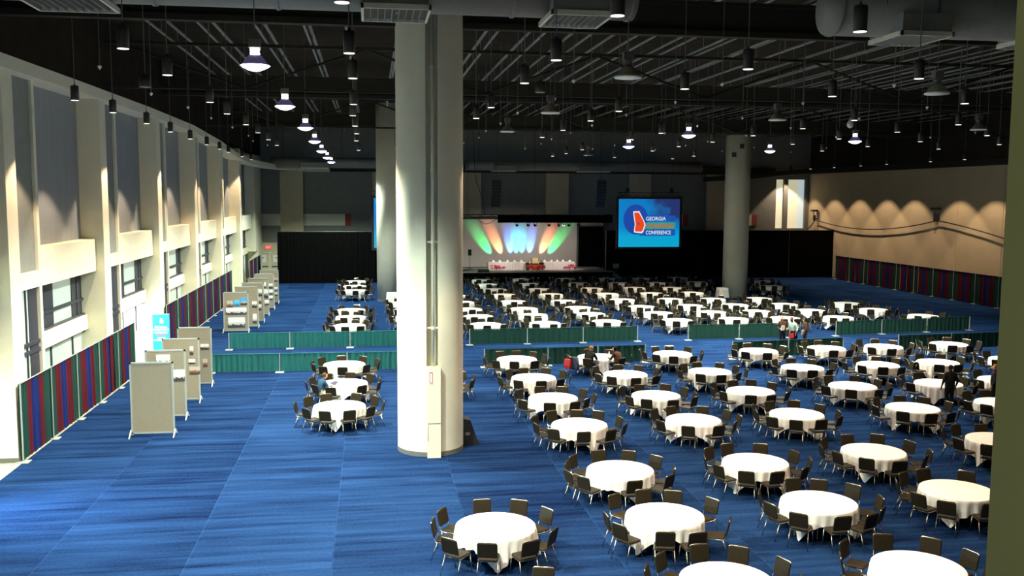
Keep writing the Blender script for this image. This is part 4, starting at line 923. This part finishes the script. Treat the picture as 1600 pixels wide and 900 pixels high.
for x, y in FAR:
    if x < 0: continue
    frow.setdefault(min(range(8), key=lambda r: abs(rowY[r] - y)), []).append((x, y))
FARN = []
lf = sorted([(y, x) for x, y in FAR if x < 0])
for i, (y, x) in enumerate(lf): FARN.append(('%s in the line left of the far pillar' % ORD[i + 1], x, y))
for r in sorted(frow):
    for i, (x, y) in enumerate(sorted(frow[r])): FARN.append(('%s from left, %s row behind the fences' % (ORD[i + 1], ORD[r + 1]), x, y))
gcl = 'white cloths on the round tables'; gtb = 'round folding tables under the cloths'
for i, (nm, x, y) in enumerate(NEAR):
    t = TP if i == 0 else copy_tree(TP)
    t.location = (x, y, 0); t.rotation_euler = (0, 0, i * 0.7)
    tag(t, 'round folding table under its white cloth, %s' % nm, 'table', gtb)
    o = bpy.data.objects.new('tablecloth', CL_N[i % 4]); COL.objects.link(o); o.location = (x, y, 0)
    o.rotation_euler = (0, 0, -PI/2 - PI/4 + math.atan2(-x, y) * -1 + random.uniform(-0.35, 0.35))
    tag(o, 'white cloth draped over the %s' % nm, 'tablecloth', gcl)
for i, (nm, x, y) in enumerate(FARN):
    t = bpy.data.objects.new('folding_table', TFM); COL.objects.link(t); t.location = (x, y, 0); t.rotation_euler = (0, 0, i * 0.9)
    tag(t, 'round table under its cloth, %s' % nm, 'table', gtb)
    o = bpy.data.objects.new('tablecloth', CL_F[i % 3]); COL.objects.link(o); o.location = (x, y, 0); o.rotation_euler = (0, 0, random.uniform(0, 6.28))
    tag(o, 'white cloth draped over the round table, %s' % nm, 'tablecloth', gcl)
# small draped tables by the far pillars
for i, (x, y, h, lb) in enumerate([(29.28, 75.0, 0.82, 'small white draped side table left of the right column'), (1.62, 72.6, 0.95, 'small white draped side table before the far left pillar')]):
    t = empty('side_table', (x, y, 0), 0, lb, 'side table', 'small draped side tables')
    b = MB(); b.box(-0.38, 0.38, -0.38, 0.38, h - 0.03, h); b.build('tabletop', M['table'], t)
    b = MB(); b.smooth = True; n = 40
    def sq(th, k): 
        c, s_ = math.cos(th), math.sin(th); m_ = max(abs(c), abs(s_)) ** 0.9; return (c / m_ * k, s_ / m_ * k)
    rg = [[(*sq(2*PI*j/n, 0.1), h + 0.006) for j in range(n)], [(*sq(2*PI*j/n, 0.39), h + 0.006) for j in range(n)]]
    for tt in (0.3, 0.65, 1.0): rg.append([(*sq(2*PI*j/n, 0.40 + 0.06*tt + 0.02*tt*math.sin(j*2.2)), h - (h - 0.03)*tt) for j in range(n)])
    b.loft(rg, False); b._add([(*sq(2*PI*j/n, 0.1), h + 0.006) for j in range(n)], [tuple(range(n))]); b.build('drape', M['cloth'], t)

# ------------------------------------------------------------------ chairs
def chair_parts():
    """the chair faces +y; returns {part: MB}"""
    P = {}
    b = MB(); b.smooth = False; b.rbox(-0.215, 0.215, -0.20, 0.235, 0.425, 0.480, 0.05, 3); P['seat'] = (b, 'vinyl')
    tl = Matrix.Translation((0, -0.235, 0.53)) @ Matrix.Rotation(math.radians(102), 4, 'X')
    b = MB(); b.rbox(-0.226, 0.226, 0.0, 0.375, -0.022, 0.022, 0.05, 3, M=tl); P['backrest'] = (b, 'vinyl')
    def up_(x, t): return (x, -0.235 - 0.208 * t * 0.37, 0.53 + 0.978 * t * 0.37)
    b = MB(); b.smooth = True
    for s in (-1, 1):
        b.tube([(s*0.218, 0.20, 0.432), (s*0.222, -0.18, 0.425), (s*0.222, -0.225, 0.46), up_(s*0.208, 0.05), up_(s*0.208, 0.93)], 0.0105, 6)
    b.tube([up_(-0.208, 0.93), up_(-0.206, 0.98), up_(-0.18, 1.03), up_(0.18, 1.03), up_(0.206, 0.98), up_(0.208, 0.93)], 0.0105, 6)
    b.tube([(-0.22, -0.17, 0.418), (0.22, -0.17, 0.418)], 0.010, 5); b.tube([(-0.22, 0.18, 0.418), (0.22, 0.18, 0.418)], 0.010, 5)
    P['frame'] = (b, 'chrome')
    for nm, pts in (('a', [(-0.215, 0.19, 0.43), (-0.235, 0.235, 0.0)]), ('b', [(0.215, 0.19, 0.43), (0.235, 0.235, 0.0)]), ('c', [(-0.215, -0.17, 0.43), (-0.24, -0.31, 0.0)]), ('d', [(0.215, -0.17, 0.43), (0.24, -0.31, 0.0)])):
        b = MB(); b.smooth = True; b.tube(pts, 0.0125, 6); P['leg' + nm] = (b, 'chrome')
    return P
CP = chair_parts()
def chair_proto():
    t = empty('banquet_chair')
    for k, (b, mt) in CP.items(): b.build('leg' if k.startswith('leg') else k, M[mt], t)
    return t
CHP = chair_proto()
CLOCK = ['twelve', 'one', 'two', 'three', 'four', 'five', 'six', 'seven', 'eight', 'nine', 'ten', 'eleven']
EXPL = {('lone table before the pillar'): [-42, -7, 31, 66, 122, 157, 194, 238, 270],
        'second table, first line right of pillar': [-40, 0, 29, 76, 132, 171, 200, 234, 291],
        'third table, first line right of pillar': [-62, -38, 14, 60, 92, 135, 172, 205, 240, 268],
        'table cut by the bottom photo edge': [172],
        'second table, second line right of pillar': [-52, -18, 21, 52, 78, 112, 148, 180, 205, 270],
        'table hidden behind the pillar': [60, 100, 135],
        'middle table left of the pillar': [-86, -51, -20, 26, 66, 100, 137, 172, 208, 245],
        'seventh table, second line right of pillar': [-75, -48, -17, 50, 88, 158, 200],
        'second table, fifth line right of pillar': [-75, -40, 62, 100, 138, 172, 210, 248]}
def place(nm, x, y):
    """angles measured at the table: 0 points to the camera, growing to the right as the camera sees it"""
    rnd = random.Random(int(x * 53 + y * 31))
    if nm in EXPL: angs = EXPL[nm]
    else:
        o0 = rnd.uniform(0, 36); angs = [o0 + 36 * k + rnd.uniform(-6, 6) for k in range(10)]
    base = math.atan2(-y, -x)                   # direction to the camera
    out = []
    for a in angs:
        th = base + math.radians(a); r = 1.20 + rnd.uniform(-0.05, 0.13)
        rz = th + PI / 2 + rnd.uniform(-0.13, 0.13)
        out.append((x + r*math.cos(th), y + r*math.sin(th), rz, a % 360))
    return out
def in_frame(x, y):
    d = Vector((x, y, 0.6)) - m.translation; zz = d.dot(fw)
    u = 800 + 1464.5 * d.dot(rt) / zz; v = 450 - 1464.5 * d.dot(up) / zz
    return -10 < u < 1575 and v < 925
allc = []; SEAT = {}
for nm, x, y in NEAR:
    used = set()
    for cx, cy, rz, a in place(nm, x, y):
        SEAT[(nm, round(a if a < 180 else a - 360))] = (cx, cy, rz)
        h = round(6 - a / 30.0) % 12
        for dlt in (0, 1, -1, 2, -2, 3, -3):
            if (h + dlt) % 12 not in used: h = (h + dlt) % 12; break
        used.add(h)
        allc.append((math.hypot(cx, cy), cx, cy, rz, nm, h, in_frame(cx, cy)))
allc.sort(key=lambda q: q[0])
vis = [c for c in allc if c[6]]
ind = vis[:300]; rest = vis[300:]
first = True
for d, cx, cy, rz, nm, h, _v in ind:
    o = CHP if first else copy_tree(CHP); first = False
    o.location = (cx, cy, 0); o.rotation_euler = (0, 0, rz)
    tag(o, 'dark vinyl chair at %s o\'clock of the %s' % (CLOCK[h], nm), 'chair', 'dark chrome-framed chairs around the round tables')
# all remaining chairs, farther back
def chair_simple():
    b = MB(); b.m = 0
    b.box(-0.215, 0.215, -0.20, 0.235, 0.425, 0.480)
    b.loft([[(-0.21, -0.215, 0.53), (0.21, -0.215, 0.53), (0.21, -0.255, 0.52), (-0.21, -0.255, 0.52)], [(-0.21, -0.29, 0.885), (0.21, -0.29, 0.885), (0.21, -0.33, 0.875), (-0.21, -0.33, 0.875)]], True)
    b.m = 1
    for s in (-1, 1):
        b.tube([(s*0.215, 0.19, 0.43), (s*0.235, 0.235, 0.0)], 0.0135, 4); b.tube([(s*0.215, -0.17, 0.43), (s*0.24, -0.31, 0.0)], 0.0135, 4)
        b.tube([(s*0.22, 0.2, 0.43), (s*0.222, -0.21, 0.44), (s*0.222, -0.31, 0.88)], 0.0135, 4)
    b.tube([(-0.222, -0.31, 0.875), (-0.17, -0.318, 0.90), (0.17, -0.318, 0.90), (0.222, -0.31, 0.875)], 0.0135, 4)
    return b
cs = chair_simple(); big = MB()
lst = [(c[1], c[2], c[3]) for c in rest]
for nm, x, y in FARN: lst += [(cx, cy, rz) for cx, cy, rz, a in place(nm, x, y)]
for cx, cy, rz in lst:
    c, s_ = math.cos(rz), math.sin(rz); base = len(big.v)
    big.v += [(cx + c*p[0] - s_*p[1], cy + s_*p[0] + c*p[1], p[2]) for p in cs.v]
    big.f += [tuple(i + base for i in f) for f in cs.f]; big.fm += cs.fm; big.sm += cs.sm
tag(big.build('banquet_chairs_beyond', [M['vinyl'], M['chrome']]), 'mass of dark chairs around the distant tables behind the fences', 'chairs', None, 'stuff')

# ------------------------------------------------------------------ people
PM_ = {}
def pmat(n, c, r=0.8): 
    if n not in PM_: PM_[n] = mat(n, c, r, noise=0.08, nscale=14, spec=0.1)
    return PM_[n]
SKIN_L = pmat('skin_light', (0.52, 0.29, 0.20), 0.6); SKIN_D = pmat('skin_dark', (0.12, 0.06, 0.04), 0.6)
def person(label, loc, rz, pose, skin, shirt, legs, shoes, hair, hair_long=False, scale=1.0, sleeves=True, skirt=False):
    V, E_, Rr, Cc = [], [], [], []
    def v(p, r, c, link=None):
        r = r * (1.27 if c in 'SL' else 1.0)
        V.append(p); Rr.append(r); Cc.append(c); i = len(V) - 1
        if link is not None: E_.append((link, i))
        return i
    sit = pose == 'sit'
    if sit:
        zp = 0.545; pel = v((0, -0.08, zp), 0.15, 'L'); sp = v((0, -0.04, zp + 0.20), 0.135, 'S', pel); ch = v((0, 0.05, zp + 0.40), 0.15, 'S', sp)
        nb = v((0, 0.12, zp + 0.53), 0.075, 'S', ch); nk = v((0, 0.15, zp + 0.58), 0.055, 'K', nb); hd = v((0, 0.19, zp + 0.67), 0.085, 'K', nk); cr = v((0, 0.19, zp + 0.76), 0.078, 'K', hd)
        fy = 0.19
    else:
        lean = 0.06 if pose == 'bend' else 0.0
        pel = v((0, 0, 0.95), 0.145, 'L'); sp = v((0, lean, 1.15), 0.13, 'S', pel); ch = v((0, lean * 2, 1.34), 0.15, 'S', sp)
        nb = v((0, lean * 3 - 0.01, 1.475), 0.075, 'S', ch); nk = v((0, lean * 3.4, 1.53), 0.053, 'K', nb); hd = v((0, lean * 4 + 0.02, 1.615), 0.085, 'K', nk); cr = v((0, lean * 4 + 0.01, 1.695), 0.078, 'K', hd)
        fy = lean * 4 + 0.02
    hz = V[hd][2]
    v((0, fy + 0.085, hz - 0.035), 0.042, 'K', hd)                                   # chin and jaw
    no = v((0, fy + 0.108, hz + 0.005), 0.014, 'K', hd)                              # nose
    for s in (-1, 1): v((s*0.088, fy - 0.005, hz + 0.005), 0.018, 'K', hd)           # ears
    for s in (-1, 1):
        cz = V[ch][2]; cy = V[ch][1]
        sh = v((s*0.185, cy - 0.0, cz + 0.075), 0.062, 'S', ch)
        if sit: el = v((s*0.27, cy + 0.12, cz - 0.17), 0.045, 'S', sh); wr = v((s*0.14, cy + 0.38, 0.82), 0.030, 'K', el); d = Vector((-s*0.3, 1, 0)).normalized(); side = Vector((1, 0, 0))
        elif pose == 'hold': el = v((s*0.27, cy - 0.04, cz - 0.21), 0.045, 'S', sh); wr = v((s*0.20, cy + 0.20, cz - 0.27), 0.030, 'K', el); d = Vector((-s*0.35, 1, 0.1)).normalized(); side = Vector((1, 0, 0))
        else: el = v((s*0.285, cy - 0.05, cz - 0.22), 0.045, 'S', sh); wr = v((s*0.285, cy + 0.08, cz - 0.45), 0.030, 'K', el); d = Vector((0, 0.3, -1)).normalized(); side = Vector((0, 1, 0))
        if sleeves: pass
        w0 = Vector(V[wr]); pm = v(tuple(w0 + d * 0.055), 0.034, 'K', wr)
        for q in range(4):
            o = side * (0.021 * (q - 1.5)); L = (0.072, 0.082, 0.078, 0.062)[q]
            a = v(tuple(w0 + d * 0.095 + o), 0.0105, 'K', pm); bnd = d + Vector((0, 0, -0.35)); bnd.normalize()
            a2 = v(tuple(w0 + d * 0.095 + o * 1.1 + bnd * L * 0.55), 0.0095, 'K', a); v(tuple(w0 + d * 0.095 + o * 1.1 + bnd * L * 0.55 + (bnd + Vector((0, 0, -0.3))).normalized() * L * 0.45), 0.008, 'K', a2)
        th = w0 + d * 0.045 + side * (-s * 0.036 if side.x else 0.036); t1 = v(tuple(th), 0.011, 'K', pm); v(tuple(th + d * 0.045 + side * (-s * 0.014 if side.x else 0.014)), 0.009, 'K', t1)
        if sit:
            hp = v((s*0.09, -0.03, 0.54), 0.10, 'L', pel); kn = v((s*0.11, 0.40, 0.535), 0.066, 'L', hp); an = v((s*0.11, 0.36, 0.10), 0.045, 'L', kn); v((s*0.115, 0.50, 0.045), 0.038, 'F', an); v((s*0.11, 0.33, 0.045), 0.038, 'F', an)
        else:
            hp = v((s*0.09, 0, 0.89), 0.098, 'L', pel); kn = v((s*0.10, 0.02, 0.50), 0.064, 'L', hp); an = v((s*0.10, -0.01, 0.095), 0.043, 'L', kn); v((s*0.115, 0.145, 0.04), 0.036, 'F', an); v((s*0.10, -0.05, 0.042), 0.038, 'F', an)
    me = bpy.data.meshes.new('person'); me.from_pydata(V, E_, []); o = bpy.data.objects.new('person', me); COL.objects.link(o)
    md = o.modifiers.new('skin', 'SKIN'); md.use_smooth_shade = True
    sk = me.skin_vertices[0].data
    for i, r in enumerate(Rr): sk[i].radius = (r, r); sk[i].use_root = (i == pel)
    sb = o.modifiers.new('sub', 'SUBSURF'); sb.levels = 1; sb.render_levels = 1
    dg = bpy.context.evaluated_depsgraph_get(); m2 = bpy.data.meshes.new_from_object(o.evaluated_get(dg))
    bpy.data.objects.remove(o)
    mats = {'K': skin, 'S': shirt, 'L': legs, 'F': shoes}; keys = ['K', 'S', 'L', 'F']
    m2.materials.clear()
    for k in keys: m2.materials.append(mats[k])
    segs = [(Vector(V[a]), Vector(V[b]), Cc[a], Cc[b]) for a, b in E_]
    for p in m2.polygons:
        c = p.center; best = None
        for a, b, ca, cb in segs:
            ab = b - a; tt = max(0, min(1, (c - a).dot(ab) / max(ab.length_squared, 1e-9))); dd = (a + ab * tt - c).length
            if best is None or dd < best[0]:
                cl = cb if (ca != cb and cb in ('F',)) else (ca if tt < (0.92 if (ca == 'S' and cb == 'K' and sleeves) else 0.5) else cb)
                best = (dd, cl)
        p.material_index = keys.index(best[1]); p.use_smooth = True
    # drop the soles to the floor
    o = bpy.data.objects.new('person', m2); COL.objects.link(o)
    zmin = min(q.co.z for q in m2.vertices)
    o.location = (loc[0], loc[1], -zmin * scale); o.rotation_euler = (0, 0, rz - PI/2); o.scale = (scale,) * 3
    hb = MB(); hb.smooth = True; cx, cy, cz = 0, fy - 0.022, hz + 0.045
    n = 14; rings = []
    for i in range(7):
        e = math.radians(88 - i * (26 if hair_long else 19)); rr = 0.103
        rings.append([(cx + rr*max(0.55, math.cos(e))*math.cos(2*PI*j/n)*(0.95) if e < 0 and hair_long else cx + rr*math.cos(e)*math.cos(2*PI*j/n), cy + (rr*math.cos(e) if e > 0 or not hair_long else rr*0.8)*math.sin(2*PI*j/n)*1.02 - (0.02 if math.sin(2*PI*j/n) > 0 and e < math.radians(35) else 0) * 2.2, cz + rr*1.02*math.sin(e) - (0.04 * (i - 4) if hair_long and i > 4 else 0)) for j in range(n)])
    hb.loft(rings, True); hb.build('hair', hair, o)
    for s in (-1, 1):
        eb = MB(); eb.smooth = True; eb.ball((s*0.033, fy + 0.083, hz + 0.022), 0.011, 8, 6); eb.build('eye', M['black_gloss'], o)
    mb = MB(); mb.rbox(-0.022, 0.022, fy + 0.10, fy + 0.122, hz - 0.05, hz - 0.042, 0.008, 2); mb.build('mouth', pmat('lips', (0.35, 0.12, 0.10)), o)
    if skirt:
        b = MB(); b.smooth = True; b.lathe([(0.16, 1.02), (0.19, 0.85), (0.22, 0.55), (0.21, 0.55)], 18, caps=False); b.build('skirt', legs, o)
    tag(o, label, 'person', None)
    return o
BK = pmat('black_clothes', (0.012, 0.011, 0.011)); BR = pmat('dark_brown_clothes', (0.06, 0.028, 0.016)); DN = pmat('dark_navy_clothes', (0.016, 0.014, 0.024)); HB = pmat('brown_hair', (0.10, 0.045, 0.02)); HK = pmat('black_hair', (0.012, 0.01, 0.01)); HR = pmat('auburn_hair', (0.25, 0.10, 0.03)); HY = pmat('blond_hair', (0.45, 0.28, 0.12))
x, y, r = SEAT[('middle table left of the pillar', -51)]
person('man in a blue shirt reading at the middle table left of pillar', (x, y), r + PI/2, 'sit', SKIN_L, pmat('denim_blue_shirt', (0.024, 0.062, 0.115)), pmat('khaki_trousers', (0.50, 0.47, 0.36)), BK, HB)
T7 = 'seventh table, second line right of pillar'
x, y, r = SEAT[(T7, -17)]
person('person in black seen from behind, short auburn hair, seated right of pillar', (x, y), r + PI/2, 'sit', SKIN_L, BK, BK, BK, HR, scale=1.08)
x, y, r = SEAT[(T7, 50)]
person('person in dark clothes with long dark hair seated beside the auburn-haired one', (x, y), r + PI/2, 'sit', SKIN_L, BR, BK, BK, HK, hair_long=True, scale=1.05)
person('person in brown with blond hair standing, leftmost of three between fences', (22.95, 49.55), -PI/2 - 0.1, 'hold', SKIN_L, BR, DN, BK, HY)
person('person in a pale mint top leaning forward, middle of three between fences', (23.5, 49.25), PI + 0.5, 'bend', SKIN_D, pmat('mint_top', (0.42, 0.55, 0.47)), BK, BK, pmat('red_brown_hair', (0.18, 0.03, 0.025)), sleeves=False, skirt=True)
person('person in dark brown standing, rightmost of three between fences', (24.05, 49.0), PI - 0.4, 'stand', SKIN_D, BR, BR, BK, HK, hair_long=True)
person('man all in black standing with his back turned near the right jamb', (22.9, 33.95), PI/2 - 0.1, 'stand', SKIN_D, BK, BK, BK, HK, scale=1.02)
person('person in a dark jacket with ginger hair beside the right window jamb', (24.92, 34.05), PI/2 + 0.9, 'stand', SKIN_L, DN, BK, BK, pmat('ginger_hair', (0.40, 0.15, 0.05)))
# what they hold and keep by them
def at_table(nm, x, y, z, rz, name, label, cat):
    return empty(name, (x, y, z), rz, label, cat)
t = at_table('', -1.62, 38.02, 0.771, math.radians(38), 'open_binder', 'open dark binder with white pages before the reading man', 'binder')
b = MB(); b.box(-0.30, 0.0, -0.16, 0.16, 0, 0.008); b.loft([[(0, -0.16, 0), (0.0, 0.16, 0), (0.0, 0.16, 0.012), (0, -0.16, 0.012)], [(0.27, -0.16, 0.10), (0.27, 0.16, 0.10), (0.265, 0.16, 0.112), (0.265, -0.16, 0.112)]], True); b.build('cover', M['navy'], t)
b = MB(); b.box(-0.285, -0.01, -0.145, 0.145, 0.008, 0.02); b.build('page_block', M['paper'], t)
for i, (xx, yy, lb) in enumerate(((11.28, 43.25, 'water bottle by the seated pair, taller one'), (11.1, 42.95, 'water bottle by the seated pair, nearer one'))):
    t = empty('water_bottle', (xx, yy, 0.771), 0, lb, 'bottle', 'bottles before the seated pair'); k = 1.0 if i == 0 else 0.85
    b = MB(); b.smooth = True; b.lathe([(0.032, 0), (0.034, 0.01), (0.034, 0.16*k), (0.014, 0.21*k), (0.013, 0.225*k)], 14); b.build('body', mat('clear_plastic', (0.7, 0.76, 0.78), 0.15, noise=0.02), t)
    b = MB(); b.lathe([(0.016, 0.22*k), (0.016, 0.245*k)], 12); b.build('cap', M['white'], t)
x, y, r = SEAT[(T7, -48)]
bx, by = x + math.sin(r) * 0.38, y - math.cos(r) * 0.38
t = empty('red_bag', (bx - 0.13, by + 0.02, 0.36), r, 'bright red bag hanging on the chair left of the seated pair', 'bag')
b = MB(); b.loft([[(-0.20, -0.05, 0), (0.20, -0.05, 0), (0.20, 0.05, 0), (-0.20, 0.05, 0)], [(-0.21, -0.085, 0.15), (0.21, -0.085, 0.15), (0.21, 0.06, 0.15), (-0.21, 0.06, 0.15)], [(-0.19, -0.05, 0.45), (0.19, -0.05, 0.45), (0.19, 0.03, 0.45), (-0.19, 0.03, 0.45)]], True); b.build('bag_body', M['red_bag'], t)
b = MB(); b.smooth = True; b.tube([(-0.12, 0, 0.44), (-0.1, 0.02, 0.55), (0.1, 0.02, 0.55), (0.12, 0, 0.44)], 0.012, 6); b.build('strap', M['red_bag'], t)
t = empty('draped_jacket', (bx + 0.20, by - 0.12, 0.30), r, 'dark navy jacket hanging beside the bright red bag', 'jacket')
b = MB(); b.smooth = True; b.loft([[(0.17*(1 + 0.1*q)*math.cos(2*PI*j/14), (0.07 + 0.01*math.sin(3*j))*math.sin(2*PI*j/14), 0.62 - 0.1*q) for j in range(14)] for q in range(6, -1, -1)], True); b.build('jacket_body', M['navy'], t)
b = MB(); b.smooth = True; b.tube([(0.14, -0.02, 0.58), (0.21, -0.05, 0.35), (0.2, -0.06, 0.1)], 0.05, 8, 0.04); b.build('sleeve', M['navy'], t)
for i, (xx, yy, zz, rz, lb) in enumerate(((22.82, 49.25, 0.98, 0.2, 'white papers held by the blond standing person'), (23.82, 48.85, 0.78, 0.5, 'white papers held by the rightmost of three standing people'))):
    b = MB(); b.box(-0.11, 0.11, -0.012, 0.012, 0, 0.28); o = b.build('paper_sheaf', M['paper']); o.location = (xx, yy, zz); o.rotation_euler = (0.2, 0, rz); tag(o, lb, 'papers')
t = empty('red_handbag', (23.22, 48.95, 0.60), 0.2, 'red handbag in front of the person in the mint top', 'bag')
b = MB(); b.loft([[(-0.14, -0.06, 0), (0.14, -0.06, 0), (0.14, 0.06, 0), (-0.14, 0.06, 0)], [(-0.14, -0.03, 0.24), (0.14, -0.03, 0.24), (0.14, 0.03, 0.24), (-0.14, 0.03, 0.24)]], True); b.build('bag_body', M['red_bag'], t)
b = MB(); b.smooth = True; b.tube([(-0.1, 0, 0.23), (-0.07, 0, 0.40), (0.07, 0, 0.40), (0.1, 0, 0.23)], 0.01, 6); b.build('handle', M['red_bag'], t)
# black wedge behind the pillar
t = empty('wedge_case', (3.07, 31.2, 0), 0.0, 'black wedge-shaped case on the carpet just behind the nearest pillar', 'case')
b = MB(); b.prism([(0, 0.0), (0.52, 0.0), (0.22, 0.86), (0, 0.9)], -0.25, 0.25); b.build('case_body', M['black_gloss'], t)
b = MB(); b.box(0.05, 0.2, -0.265, -0.25, 0.35, 0.45); b.build('grip', M['steel'], t)
